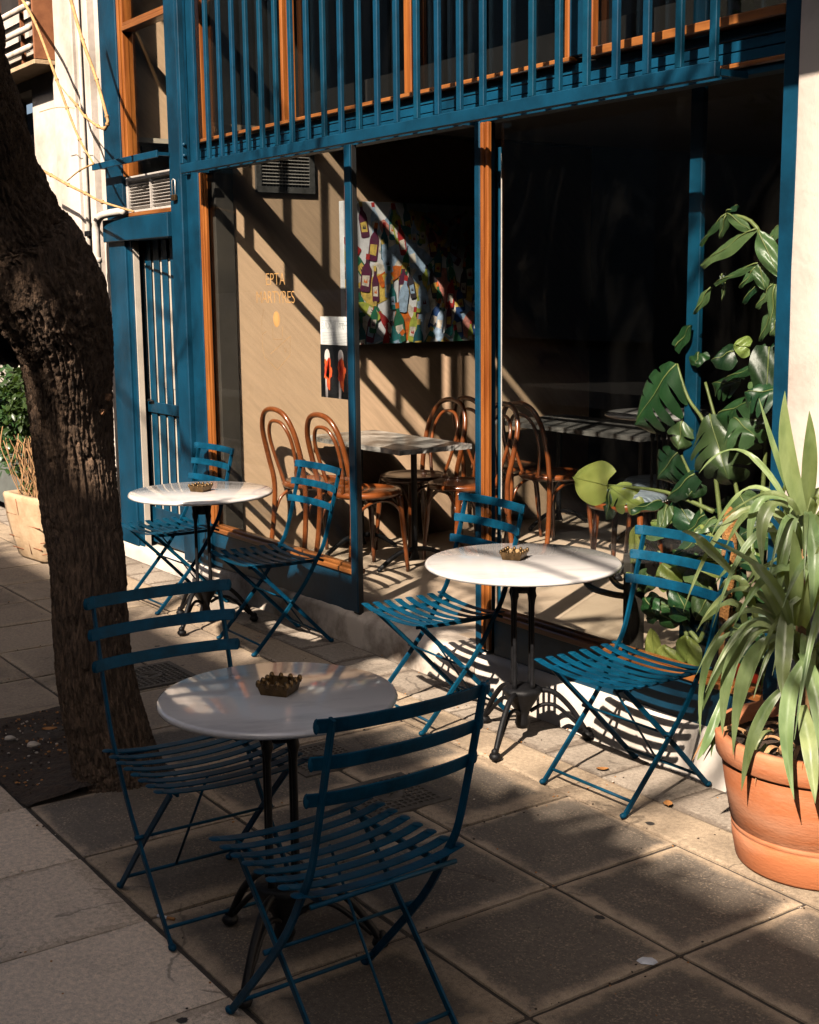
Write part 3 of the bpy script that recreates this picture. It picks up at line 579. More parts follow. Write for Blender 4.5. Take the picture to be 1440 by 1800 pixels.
pl = thing('padlock', 'small brass padlock on a pale hasp beside the louvre vent', 'padlock', (0, 0, 0))
b = MB(); b.box(-7.385, -7.330, 3.408, 3.426, 2.285, 2.318, 0, .003); b.build('body', 'brass', pl)
b = MB(); b.tube([(-7.378, 3.417, 2.318), (-7.378, 3.417, 2.40), (-7.36, 3.417, 2.408), (-7.337, 3.417, 2.40), (-7.337, 3.417, 2.318)], 0.0035, 6); b.build('shackle', 'alu', pl)

# railing in front of the upper windows
rl = thing('railing', 'blue iron railing of upright bars in front of the upper windows', 'railing', (0, 0, 0))
b = MB(); b.box(-6.990, -3.045, 3.290, 3.318, 2.406, 2.456, 0, .003); b.build('bottom_rail', 'blue', rl)
b = MB(); b.box(-6.990, -3.045, 3.290, 3.318, 3.395, 3.50, 0, .003); b.build('middle_rail', 'blue', rl)
b = MB(); b.box(-6.988, -6.952, 3.288, 3.320, 2.4565, 4.5, 0, .003); b.build('end_post', 'blue', rl)
me = None
for k in range(26):
    x = -6.798+0.1494*k
    if me is None:
        b = MB(); b.box(-0.0145, 0.0145, 3.295, 3.313, 2.4565, 3.3945, 0, .002); me = b.mesh('bar', 'blue2')
    link('bar', me, rl, (x, 0, 0))
for x in (-6.97, -4.5, -3.06): b = MB(); b.box(x-0.01, x+0.01, 3.3185, 3.452, 2.415, 2.435); b.build('bracket', 'blue', rl)
for z in (2.50, 2.56): b = MB(); b.ball((-6.951, 3.300, z), 0.011); b.build('bolt', 'blue', rl)

# painted lettering and line drawing on the left window, and the notice taped inside it
GY = 3.4845
def seg(b, a, c, w=0.0022):
    a = Vector(a); c = Vector(c); d = (c-a).normalized(); n_ = Vector((-d.y, d.x))*w/2
    b.poly([(p.x, GY, p.y) for p in (a+n_, c+n_, c-n_, a-n_)][::-1])
lt = thing('window_lettering', 'thin gold lettering EPTA MARTYRES with a line drawing on the left window', 'lettering')
textmesh('lettering', 'EPTA', 0.094, 'gold', lt, (-6.288, GY, 1.785), (1, 0, 0), (0, 0, 1), 0.0003, -0.0015, 1.0)
textmesh('lettering', 'MARTYRES', 0.094, 'gold', lt, (-6.295, GY, 1.690), (1, 0, 0), (0, 0, 1), 0.0003, -0.0015, 0.92)
b = MB()
for (p, q) in (((-6.45, 1.60), (-6.45, 1.46)), ((-6.45, 1.46), (-6.43, 1.40)), ((-6.43, 1.40), (-6.29, 1.335)), ((-6.29, 1.335), (-6.15, 1.42)), ((-6.15, 1.42), (-6.14, 1.52)), ((-6.14, 1.52), (-6.26, 1.465)), ((-6.26, 1.465), (-6.36, 1.42)),
               ((-6.33, 1.57), (-6.33, 1.50)), ((-6.33, 1.50), (-6.23, 1.50)), ((-6.23, 1.50), (-6.22, 1.57)), ((-6.45, 1.52), (-6.40, 1.54)), ((-6.205, 1.46), (-6.205, 1.435)), ((-6.205, 1.435), (-6.190, 1.435)), ((-6.190, 1.435), (-6.190, 1.46)), ((-6.42, 1.66), (-6.45, 1.60))): seg(b, p, q)
b.poly([(-6.285+0.036*math.cos(a), GY, 1.606+0.042*math.sin(a)) for a in [2*math.pi*i/20 for i in range(20)]][::1])
b.build('line_drawing', 'gold', lt)
ps = thing('taped_notice', 'white printed notice above a black photo of two orange flames, taped on the glass', 'poster')
b = MB(); b.box(-5.825, -5.545, 3.4935, 3.4945, 1.485, 1.625); b.build('notice_sheet', 'paper', ps)
b = MB(); b.box(-5.828, -5.545, 3.4925, 3.4940, 1.218, 1.484); b.build('photo_sheet', 'ink', ps)
GY = 3.4932
textmesh('print', 'ΒΛΧΣ   4.0', 0.047, 'greyink', ps, (-5.705, GY, 1.562), (1, 0, 0), (0, 0, 1), 0.0002, -0.0006, 1.0)
b = MB()
for k in range(8): seg(b, (-5.81, 1.545-0.0075*k), (-5.56, 1.545-0.0075*k-0.0004), 0.0016)
seg(b, (-5.81, 1.603), (-5.56, 1.603), 0.002); seg(b, (-5.645, 1.592), (-5.60, 1.592), 0.004); seg(b, (-5.63, 1.584), (-5.57, 1.584), 0.003)
b.build('small_print', 'greyink', ps)
GY = 3.4918
b = MB()
for cx in (-5.755, -5.625):
    b.poly([(cx-0.006+0.026*math.cos(a), GY, 1.425+0.038*math.sin(a)) for a in [2*math.pi*i/16 for i in range(16)]], 0)
    b.poly([(cx-0.03, GY, 1.218), (cx-0.008, GY, 1.218), (cx-0.004, GY, 1.34), (cx-0.028, GY, 1.34)], 0)
    GY -= 0.0004
    pts = []
    for i in range(26):
        a = 2*math.pi*i/26; rr = 1+0.16*math.sin(5*a+cx*40)+0.1*math.sin(9*a); pts.append((cx+0.036*rr*math.cos(a), GY, 1.355+0.062*rr*math.sin(a)-(0.03 if 17 < i < 22 else 0)))
    b.poly(pts, 1); GY -= 0.0002
    for k in range(5): b.poly([(cx+random.uniform(-.02, .02)+0.006*math.cos(a), GY-0.0001*k, 1.37+0.013*k*random.choice((-1, 1))+0.009*math.sin(a)) for a in [2*math.pi*i/7 for i in range(7)]], 2)
b.build('photo_print', ['pink', 'orangep', 'redpot'], ps)
for o_ in ps.children: o_.location.x -= 0.022

# vent grille in the tan wall
vg = bpy.data.objects.new('wall_vent', None); COL.objects.link(vg); vg.parent = cafe
b = MB(); y0, y1, z0, z1 = 3.79, 4.185, 2.325, 2.60
for q in ((y0, y1, z0, z0+.035), (y0, y1, z1-.035, z1), (y0, y0+.035, z0+.035, z1-.035), (y1-.035, y1, z0+.035, z1-.035)): b.box(-7.049, -7.030, *q)
b.build('vent_frame', 'zinc', vg)
for k in range(10):
    b = MB(); z = z0+0.05+k*0.0195; b.box(-7.046, -7.034, y0+.035, y1-.035, z, z+0.005); b.build('slat', 'alu', vg)
for k in range(15):
    b = MB(); y = y0+0.05+k*0.0215; b.box(-7.047, -7.0405, y, y+0.003, z0+.035, z1-.035); b.build('fin', 'zinc', vg)
part('vent_shaft', 'black', [(-7.0495, -7.0475, y0+.035, y1-.035, z0+.035, z1-.035)], vg)

# canvas of painted bottles on the tan wall
pt = thing('painting', 'unframed canvas crowded with brightly painted bottles on the tan cafe wall', 'painting')
YA, YB, ZA, ZB = 4.36, 5.52, 1.42, 2.289
b = MB(); b.box(-7.049, -7.001, YA, YB, ZA, ZB, 0, .003); b.build('canvas', 'paper', pt)
PAL = [(0.02, 0.16, 0.08), (0.02, 0.07, 0.22), (0.50, 0.03, 0.03), (0.75, 0.17, 0.02), (0.12, 0.02, 0.06), (0.03, 0.22, 0.22), (0.78, 0.55, 0.12), (0.40, 0.55, 0.72), (0.70, 0.28, 0.22), (0.05, 0.04, 0.05), (0.45, 0.50, 0.08), (0.80, 0.72, 0.60), (0.01, 0.11, 0.14)]
pmats = [mat('canvas_paint', c, 0.55, 0, 0.3, 26, 0.5, 60, col2=tuple(q*0.45+0.03 for q in c), fac=(0.3, 0.6)) for c in PAL]
rp = random.Random(11); b = MB(); X_ = [-7.0006]
def fl(pts, mi):
    X_[0] += 0.00003
    q = [(X_[0], min(max(y, YA+.002), YB-.002), min(max(z, ZA+.002), ZB-.002)) for y, z in pts]; b.poly(q, mi)
for k in range(46):
    cy = rp.uniform(YA, YB); cz = rp.uniform(ZA, ZB*0.96); s = rp.uniform(0.05, 0.13); n = 9; ph = rp.random()*6
    fl([(cy+s*(1+.3*math.sin(3*a+ph))*math.cos(a), cz+s*(1+.3*math.cos(2*a+ph))*math.sin(a)) for a in [2*math.pi*i/n for i in range(n)]], rp.choice((7, 11, 11, 6, 8, 3, 7, 11)))
def bottle(cy, cz, h, wd, rot, c, lab, cap):
    pr = [(-.5, 0), (-.5, .52), (-.42, .62), (-.17, .74), (-.15, .93), (.15, .93), (.17, .74), (.42, .62), (.5, .52), (.5, 0), (.3, -.03), (-.3, -.03)]
    cs, sn = math.cos(rot), math.sin(rot)
    tr = lambda u, v: (cy+(u*wd)*cs-(v*h)*sn, cz+(u*wd)*sn+(v*h)*cs)
    fl([tr(*p) for p in pr], c)
    fl([tr(u, v) for u, v in ((-.19, .84), (-.19, .99), (.19, .99), (.19, .84))], cap)
    fl([tr(u, v) for u, v in ((-.36, .14), (-.38, .40), (.36, .42), (.34, .12))], lab)
    if rp.random() < .5: fl([tr(u, v) for u, v in ((-.2, .22), (-.1, .33), (.0, .24), (.14, .34), (.2, .2))], rp.choice((9, 2, 3, 4)))
for row in range(7):
    z0_ = ZB-0.02-row*0.125
    for k in range(12):
        cy = YA+0.04+k*0.095+rp.uniform(-.035, .035); h = rp.uniform(0.16, 0.25); rot = rp.uniform(-.25, .25) if rp.random() < .75 else rp.uniform(-1.2, 1.2)
        bottle(cy, z0_-h*0.8+rp.uniform(-.04, .04), h, h*rp.uniform(.22, .33), rot, rp.choice((0, 0, 1, 2, 3, 4, 5, 5, 12, 9, 4, 10, 7, 7)), rp.choice((11, 11, 6, 7)), rp.choice((2, 3, 9, 0, 6)))
b.build('painted_bottles', pmats, pt)
for o_ in pt.children:
    if o_.name.startswith('painted_bottles'): pass
# positions of leaves and stems (world metres)
STRAPS= [((-2.584, 3.18, 1.107), (-2.604, 3.12, 1.256), (-2.652, 3.09, 1.423), 0.018), ((-2.531, 3.16, 1.082), (-2.546, 3.1, 1.263), (-2.54, 3.07, 1.452), 0.05), ((-2.554, 3.2, 1.074), (-2.498, 3.14, 1.248), (-2.483, 3.11, 1.396), 0.045), ((-2.467, 3.06, 1.101), (-2.526, 3.0, 1.16), (-2.683, 2.97, 1.062), 0.022), ((-2.49, 3.04, 1.125), (-2.521, 2.98, 1.102), (-2.497, 2.95, 0.951), 0.042), ((-2.548, 3.11, 1.119), (-2.613, 3.05, 1.108), (-2.606, 3.02, 0.941), 0.03), ((-2.672, 3.06, 0.709), (-2.741, 3.0, 0.617), (-2.737, 2.97, 0.383), 0.026), ((-2.595, 3.02, 0.752), (-2.62, 2.96, 0.616), (-2.612, 2.93, 0.426), 0.04), ((-2.463, 2.99, 0.75), (-2.529, 2.93, 0.643), (-2.542, 2.9, 0.39), 0.045), ((-2.428, 2.98, 0.859), (-2.387, 2.92, 0.728), (-2.36, 2.89, 0.607), 0.05), ((-2.335, 2.94, 0.711), (-2.336, 2.88, 0.566), (-2.276, 2.85, 0.35), 0.045), ((-2.427, 2.96, 0.602), (-2.462, 2.9, 0.486), (-2.48, 2.87, 0.306), 0.035), ((-2.356, 2.96, 0.728), (-2.248, 2.9, 0.617), (-2.181, 2.87, 0.384), 0.045), ((-2.317, 2.92, 0.596), (-2.237, 2.86, 0.499), (-2.19, 2.83, 0.371), 0.045), ((-2.715, 3.04, 0.489), (-2.707, 2.98, 0.393), (-2.728, 2.95, 0.309), 0.03), ((-2.507, 3.01, 0.407), (-2.476, 2.95, 0.394), (-2.466, 2.92, 0.365), 0.03), ((-2.517, 3.08, 0.759), (-2.58, 3.02, 0.928), (-2.645, 2.99, 1.041), 0.03), ((-2.399, 2.96, 0.801), (-2.446, 2.9, 0.949), (-2.623, 2.87, 1.024), 0.03), ((-2.46, 3.06, 0.774), (-2.419, 3.0, 0.957), (-2.41, 2.97, 1.077), 0.04), ((-2.439, 3.06, 0.778), (-2.341, 3.0, 0.971), (-2.269, 2.97, 1.144), 0.05), ((-2.541, 3.16, 0.759), (-2.565, 3.1, 0.989), (-2.63, 3.07, 1.086), 0.03), ((-2.694, 3.11, 0.718), (-2.701, 3.05, 0.797), (-2.798, 3.02, 0.711), 0.03), ((-2.693, 3.16, 0.729), (-2.714, 3.1, 0.859), (-2.772, 3.07, 0.817), 0.03), ((-2.613, 2.96, 0.913), (-2.695, 2.9, 1.01), (-2.736, 2.87, 1.033), 0.03), ((-2.528, 3.06, 0.426), (-2.531, 3.0, 0.42), (-2.537, 2.97, 0.3), 0.02), ((-2.718, 3.08, 0.536), (-2.713, 3.02, 0.438), (-2.709, 2.99, 0.317), 0.022), ((-2.425, 3.06, 1.106), (-2.325, 3.0, 1.038), (-2.276, 2.97, 0.921), 0.045), ((-2.491, 3.08, 1.104), (-2.479, 3.02, 1.012), (-2.468, 2.99, 0.867), 0.04), ((-2.411, 3.03, 1.119), (-2.334, 2.97, 1.008), (-2.316, 2.94, 0.854), 0.04), ((-2.354, 3.01, 0.67), (-2.227, 2.95, 0.629), (-2.178, 2.92, 0.487), 0.045)]
BLADES= [((-3.541, 3.664, 1.467), (-3.734, 3.592, 1.239), 0.291, 5, 0.5), ((-3.549, 3.664, 1.526), (-3.466, 3.653, 1.612), 0.0776, 0, 0.1), ((-3.336, 3.626, 1.296), (-3.219, 3.577, 1.084), 0.291, 5, 0.6), ((-3.478, 3.615, 1.144), (-3.567, 3.577, 1.037), 0.194, 4, 0.7), ((-3.839, 3.599, 0.98), (-4.014, 3.569, 0.998), 0.194, 0, 0.15), ((-3.826, 3.599, 0.977), (-3.649, 3.577, 0.922), 0.1358, 3, 0.4), ((-3.808, 3.592, 0.973), (-3.824, 3.569, 0.844), 0.097, 2, 0.4), ((-3.249, 3.645, 1.523), (-3.326, 3.607, 1.494), 0.11639999999999999, 0, 0.4), ((-3.193, 3.664, 1.54), (-3.233, 3.626, 1.55), 0.1261, 0, 0.3), ((-3.065, 3.615, 1.545), (-3.04, 3.577, 1.37), 0.1358, 0, 0.2), ((-3.089, 3.637, 1.54), (-3.146, 3.607, 1.465), 0.058199999999999995, 0, 0.1), ((-3.206, 3.607, 1.292), (-3.081, 3.569, 1.254), 0.194, 3, 0.5), ((-3.447, 3.683, 1.511), (-3.432, 3.645, 1.472), 0.11639999999999999, 0, 0.3), ((-3.401, 3.645, 1.037), (-3.414, 3.607, 0.988), 0.097, 0, 0.3), ((-3.506, 3.664, 1.256), (-3.513, 3.645, 1.149), 0.1358, 2, 0.3), ((-3.315, 3.645, 1.292), (-3.157, 3.607, 1.365), 0.1552, 3, 0.5), ((-3.647, 3.577, 0.834), (-3.675, 3.561, 0.697), 0.11639999999999999, 0, 0.3), ((-3.475, 3.592, 0.627), (-3.5, 3.569, 0.725), 0.1067, 0, 0.3), ((-3.483, 3.584, 0.338), (-3.482, 3.569, 0.408), 0.11639999999999999, 0, 0.2), ((-3.371, 3.577, 0.365), (-3.368, 3.561, 0.471), 0.1552, 0, 0.2), ((-3.557, 3.592, 0.331), (-3.56, 3.577, 0.457), 0.0679, 0, 0.2), ((-3.415, 3.607, 0.56), (-3.446, 3.577, 0.646), 0.1067, 0, 0.3), ((-3.625, 3.607, 0.564), (-3.547, 3.577, 0.516), 0.097, 0, 0.3), ((-3.303, 3.607, 0.624), (-3.335, 3.569, 0.537), 0.1261, 0, 0.4), ((-3.189, 3.607, 0.854), (-3.199, 3.569, 0.753), 0.1358, 0, 0.3), ((-3.345, 3.626, 0.924), (-3.438, 3.607, 0.839), 0.1358, 0, 0.3), ((-3.203, 3.645, 1.014), (-3.12, 3.607, 0.966), 0.11639999999999999, 0, 0.3), ((-3.371, 3.615, 0.762), (-3.48, 3.592, 0.78), 0.097, 0, 0.3), ((-3.207, 3.592, 0.623), (-3.126, 3.569, 0.766), 0.1261, 0, 0.3), ((-3.619, 3.615, 0.655), (-3.663, 3.592, 0.582), 0.097, 0, 0.4), ((-3.526, 3.664, 0.951), (-3.417, 3.645, 0.859), 0.1358, 0, 0.4), ((-3.547, 3.607, 0.512), (-3.427, 3.577, 0.507), 0.0776, 0, 0.3), ((-3.409, 3.626, 0.711), (-3.304, 3.592, 0.647), 0.097, 0, 0.3)]
LEAFLETS= [((-3.104, 3.577, 1.941), (-3.355, 3.55, 1.843), 0.085), ((-3.092, 3.569, 1.939), (-2.983, 3.554, 1.784), 0.075), ((-3.257, 3.599, 2.0), (-3.376, 3.577, 1.903), 0.03), ((-3.255, 3.599, 2.0), (-3.131, 3.577, 1.944), 0.045), ((-3.253, 3.592, 1.996), (-3.28, 3.584, 1.916), 0.04), ((-3.264, 3.607, 2.005), (-3.212, 3.599, 2.029), 0.025), ((-3.087, 3.592, 1.829), (-3.3, 3.569, 1.775), 0.03), ((-3.107, 3.592, 1.818), (-3.174, 3.569, 1.748), 0.035), ((-3.096, 3.588, 1.822), (-3.061, 3.577, 1.742), 0.06), ((-3.013, 3.577, 1.756), (-3.028, 3.561, 1.609), 0.07), ((-3.042, 3.599, 1.756), (-3.105, 3.577, 1.681), 0.05), ((-3.272, 3.607, 1.798), (-3.28, 3.599, 1.751), 0.03), ((-2.992, 3.569, 1.643), (-3.015, 3.554, 1.587), 0.06), ((-3.329, 3.607, 1.749), (-3.407, 3.592, 1.655), 0.04), ((-3.27, 3.615, 1.768), (-3.279, 3.607, 1.699), 0.015), ((-3.056, 3.626, 1.68), (-3.114, 3.607, 1.564), 0.05), ((-3.078, 3.607, 1.89), (-3.032, 3.592, 1.953), 0.05)]
STEMS= [[(-3.229, 3.655, 0.481), (-3.303, 3.655, 0.937), (-3.362, 3.647, 1.226), (-3.479, 3.663, 1.343), (-3.551, 3.674, 1.466)], [(-3.29, 3.674, 0.465), (-3.404, 3.674, 0.922), (-3.481, 3.636, 1.132)], [(-3.331, 3.655, 0.934), (-3.547, 3.625, 0.985), (-3.843, 3.609, 0.979)], [(-3.225, 3.663, 0.481), (-3.226, 3.674, 0.946), (-3.284, 3.655, 1.149), (-3.389, 3.655, 1.407)], [(-3.139, 3.674, 0.75), (-3.117, 3.674, 1.163), (-3.074, 3.625, 1.545)], [(-3.097, 3.655, 0.759), (-3.027, 3.636, 1.371), (-3.016, 3.609, 1.794), (-3.107, 3.587, 1.941)], [(-3.02, 3.609, 1.718), (-3.145, 3.625, 1.949), (-3.266, 3.609, 2.001)], [(-3.023, 3.617, 1.642), (-3.083, 3.617, 1.795), (-3.108, 3.602, 1.824)], [(-3.349, 3.617, 0.44), (-3.505, 3.625, 0.562), (-3.533, 3.602, 0.737), (-3.657, 3.587, 0.842)], [(-3.356, 3.625, 0.437), (-3.298, 3.617, 0.602), (-3.347, 3.632, 0.806), (-3.41, 3.655, 1.035)], [(-3.389, 3.602, 0.368), (-3.425, 3.617, 0.578), (-3.389, 3.625, 0.758)], [(-3.29, 3.602, 0.39), (-3.258, 3.609, 0.611), (-3.198, 3.617, 0.852)]]
#
VINES= [[(-9.101, 3.15, 3.737), (-8.787, 3.15, 3.488), (-8.451, 3.15, 3.089), (-8.299, 3.15, 2.898), (-8.115, 3.15, 2.691), (-7.903, 3.15, 2.527)], [(-7.903, 3.15, 2.527), (-8.141, 3.15, 2.505), (-8.364, 3.15, 2.459)], [(-8.164, 3.15, 3.552), (-7.988, 3.15, 3.26), (-7.795, 3.15, 3.004), (-7.665, 3.15, 2.778), (-7.662, 3.15, 2.735), (-7.708, 3.15, 2.714), (-7.812, 3.15, 2.738), (-8.003, 3.15, 2.815), (-8.134, 3.15, 2.896), (-8.251, 3.15, 2.961)], [(-9.013, 3.15, 2.61), (-8.645, 3.15, 2.515), (-8.348, 3.15, 2.433), (-8.066, 3.15, 2.363), (-7.797, 3.15, 2.295), (-7.335, 3.15, 2.214)], [(-8.793, 3.15, 2.929), (-8.477, 3.15, 2.922), (-8.165, 3.15, 2.883)], [(-8.434, 3.15, 3.07), (-8.224, 3.15, 2.941), (-8.003, 3.15, 2.815)]]

# ============================================================ FURNITURE OUTSIDE
def bistro_chair(label, group):
    """folding slatted chair: local +y is the way the sitter faces, origin on the ground under the seat"""
    t = thing('bistro_chair', label, 'chair', (0, 0, 0), 0, group)
    W = 0.200
    for s in (-1, 1):                                   # back upright that sweeps forward into the front foot
        b = MB()
        pth = bez([(s*W, -0.275, 0.885), (s*W, -0.225, 0.69), (s*W, -0.178, 0.525), (s*W, -0.135, 0.445), (s*W, -0.03, 0.285), (s*W, 0.22, 0.010)], 4)
        b.tube(pth, 0.01, 8, flat=(0.009, 0.021), up=(1, 0, 0)) if False else b.tube(pth, 0.01, 8, flat=(0.020, 0.009), up=(1, 0, 0))
        b.ball((s*W, 0.226, 0.010), 0.013, 0, (0.9, 1.2, 0.8), 8)
        b.build('upright', 'chair', t)
    for s in (-1, 1):                                   # rear leg from the seat front down to the back foot
        b = MB(); w2 = W-0.022
        b.tube([(s*w2, 0.205, 0.432), (s*w2, 0.0, 0.232), (s*w2, -0.215, 0.010)], 0.01, 8, flat=(0.019, 0.008), up=(1, 0, 0))
        b.ball((s*w2, -0.220, 0.010), 0.012, 0, (0.9, 1.2, 0.8), 8)
        b.build('leg', 'chair', t)
        b = MB(); b.tube([(s*(W-0.012), 0.02, 0.250), (s*(W+0.014), 0.02, 0.250)], 0.007, 8); b.build('pivot', 'chair', t)
    for s in (-1, 1):                                   # seat side rails
        b = MB(); b.tube(bez([(s*(W-0.034), 0.225, 0.436), (s*(W-0.034), 0.05, 0.428), (s*(W-0.034), -0.155, 0.430)], 3), 0.01, 8, flat=(0.016, 0.008), up=(1, 0, 0)); b.build('seat_rail', 'chair', t)
    for k in range(8):                                  # seat slats, dished towards the middle
        y = 0.232 - k*0.0545; n = 12; b = MB(); pts = []
        for i in range(n+1):
            u = i/n*2-1; dip = -0.020*(1-u*u)*(1-0.25*abs(k-3.5)/3.5) + 0.006*(abs(u)**6)
            pts.append((u*(W+0.022), y, 0.448+dip+0.004*((k-3.5)/3.5)**2))
        b.tube(pts, 0.01, 8, flat=(0.031, 0.004), up=(0, 0, 1))
        for s in (-1, 1): b.ball((s*(W+0.022), y, 0.454+0.004*((k-3.5)/3.5)**2), 0.0175, 0, (0.8, 1, 0.14), 10)
        b.build('seat_slat', 'chair', t)
    for z, yy in ((0.868, -0.278), (0.780, -0.254), (0.692, -0.231)):      # back slats, bowed backwards
        b = MB(); pts = []; n = 14
        for i in range(n+1):
            u = i/n*2-1; pts.append((u*(W+0.026), yy + 0.016 - 0.026*(1-u*u) + 0.010*abs(u)**8, z))
        b.tube(pts, 0.01, 8, flat=(0.0055, 0.034), up=(0, -1, 0.36)) if False else b.tube(pts, 0.01, 10, flat=(0.035, 0.0055), up=(0, -1, -0.3))
        for s in (-1, 1): b.ball((s*(W+0.026), yy+0.024, z), 0.0175, 0, (0.5, 0.2, 1), 10)
        b.build('back_slat', 'chair', t)
    for (y, z, ww, r) in ((0.185, 0.048, W-0.004, 0.0055), (-0.170, 0.055, W-0.022, 0.0055), (0.02, 0.250, W-0.02, 0.0045), (-0.168, 0.430, W, 0.006)):
        b = MB(); b.tube([(-ww, y, z), (ww, y, z)], r, 8); b.build('stretcher', 'chair', t)
    b = MB(); b.tube([(0.02, 0.10, 0.425), (0.02, -0.165, 0.058)], 0.0042, 6); b.build('brace_rod', 'chair', t)
    return t
GC = 'blue folding bistro chairs around the pavement tables'
PI = math.pi
c0 = bistro_chair('sunlit blue slatted chair directly left of the terracotta pot', GC); c0.location = (-3.275, 3.19, 0); c0.rotation_euler = (0, 0, PI+0.03)
dup(c0, (-4.345, 3.145, 0), PI-0.04, 'sunlit blue slatted chair in front of the open cafe doorway')
dup(c0, (-5.78, 3.155, 0), PI-0.03, 'blue slatted chair at the right side of the farthest round table')
dup(c0, (-6.87, 3.12, 0), PI+0.02, 'blue slatted chair in front of the gated door, farthest from the camera')
dup(c0, (-3.340, 1.565, 0), -PI/2-0.03, 'dark shaded blue chair with its back against the tree trunk')
dup(c0, (-2.525, 1.545, 0), PI/2+0.02, 'dark shaded blue chair nearest the camera with its back to us')

def ashtray(loc, rz, s, lab):
    t = thing('ashtray', lab, 'ashtray', loc, rz, 'bronze studded ashtrays on the round tables')
    h = 0.031*s; a = 0.036*s; c = 0.044*s
    b = MB()
    vs = []; 
    for (r, z) in ((a, 0), (c, h), (c-0.005*s, h), (a-0.006*s, 0.006*s)):
        for q in ((-1, -1), (1, -1), (1, 1), (-1, 1)): vs.append((q[0]*r, q[1]*r, z))
    fs = [(3, 2, 1, 0)] + [(i*4+j, i*4+(j+1) % 4, (i+1)*4+(j+1) % 4, (i+1)*4+j) for i in range(3) for j in range(4)] + [(12, 13, 14, 15)]
    b.add(vs, fs); b.build('bowl', 'brass', t)
    me = None
    for i in range(4):
        for j in range(4):
            if 0 < i < 3 and 0 < j < 3: continue
            x = (i-1.5)/1.5*(c-0.004*s); y = (j-1.5)/1.5*(c-0.004*s)
            if me is None:
                b = MB(); b.ball((0, 0, 0), 0.0072*s, 0, (1, 1, 1.5), 8); me = b.mesh('stud', 'brass')
            link('stud', me, t, (x, y, h-0.001))
    for (x, y) in ((-.3, -.3), (.3, -.3), (.3, .3), (-.3, .3), (0, 0)): link('stud', me, t, (x*c, y*c, 0.014*s))
    return t
def round_table(loc, rad, rz, label, hgt=0.72, group='white marble topped round tables on the pavement', seed=0, legs=3):
    t = thing('round_table', label, 'table', loc, rz, group)
    b = MB(); th = 0.020; r = rad
    b.lathe([(0.0001, hgt-th), (r-0.010, hgt-th), (r-0.003, hgt-th+0.003), (r, hgt-th/2), (r-0.003, hgt-0.003), (r-0.010, hgt), (0.0001, hgt)], 72)
    b.build('tabletop', 'marble', t)
    zt = hgt-th
    b = MB(); b.lathe([(0.11, zt-0.012), (0.11, zt-0.001), (0.0001, zt-0.001)], 20); b.lathe([(0.0001, zt-0.10), (0.038, zt-0.10), (0.045, zt-0.085), (0.035, zt-0.05), (0.05, zt-0.012)], 16)
    b.build('top_bracket', 'iron', t)
    for k in range(4):
        a = PI/4+k*PI/2; x, y = 0.048*math.cos(a), 0.048*math.sin(a); b = MB()
        b.lathe([(0.012, 0.215), (0.0095, 0.24), (0.0080, 0.27), (0.0080, zt-0.15), (0.011, zt-0.125), (0.016, zt-0.11), (0.012, zt-0.09), (0.019, zt-0.05), (0.020, zt-0.012)], 10, 0, (x, y, 0)); b.build('column', 'iron', t)
    b = MB(); b.lathe([(0.0001, 0.055), (0.022, 0.055), (0.030, 0.075), (0.024, 0.10), (0.032, 0.13), (0.060, 0.175), (0.074, 0.20), (0.078, 0.212), (0.062, 0.222), (0.0001, 0.224)], 20, 0, (0, 0, 0), True, lambda a, z: 0.05*math.cos(8*a) if z > .15 else 0)
    b.build('hub', 'iron', t)
    for k in range(legs):
        a = k*2*PI/legs; ca, sa = math.cos(a), math.sin(a); b = MB()
        f = lambda r_, z_, s_=0: (r_*ca - s_*sa, r_*sa + s_*ca, z_)
        b.tube(bez([f(0.03, 0.185), f(0.075, 0.205), f(0.13, 0.190), f(0.19, 0.130), f(0.235, 0.062), f(0.255, 0.028)], 5), [0.013]*5+[0.011]*21, 8)
        b.tube(bez([f(0.03, 0.120), f(0.08, 0.145), f(0.13, 0.140), f(0.185, 0.095), f(0.235, 0.045)], 5), 0.008, 8)
        b.ball(f(0.258, 0.018), 0.021, 0, (1.15, 1.15, 0.85), 10); b.ball(f(0.262, 0.036), 0.014, 0, (1, 1, 1.1), 8)
        b.build('leg', 'iron', t)
    return t
round_table((-2.905, 1.585, 0), 0.3085, 1.17, 'near round marble table in shade between the two dark blue chairs', 0.73)
round_table((-3.872, 3.195, 0), 0.378, 1.0, 'bright sunlit round marble table before the right shop window', legs=3)
round_table((-6.315, 3.02, 0), 0.378, 1.15, 'farthest round marble table, in front of the left shop window')
ashtray((-2.915, 1.595, 0.7305), 0.62, 1.0, 'dark bronze ashtray in the middle of the near shaded table')
ashtray((-3.925, 3.195, 0.7205), 0.55, 1.0, 'golden sunlit ashtray on the bright table by the right window')
ashtray((-6.315, 3.02, 0.7205), 0.50, 1.05, 'bronze ashtray on the farthest round table')

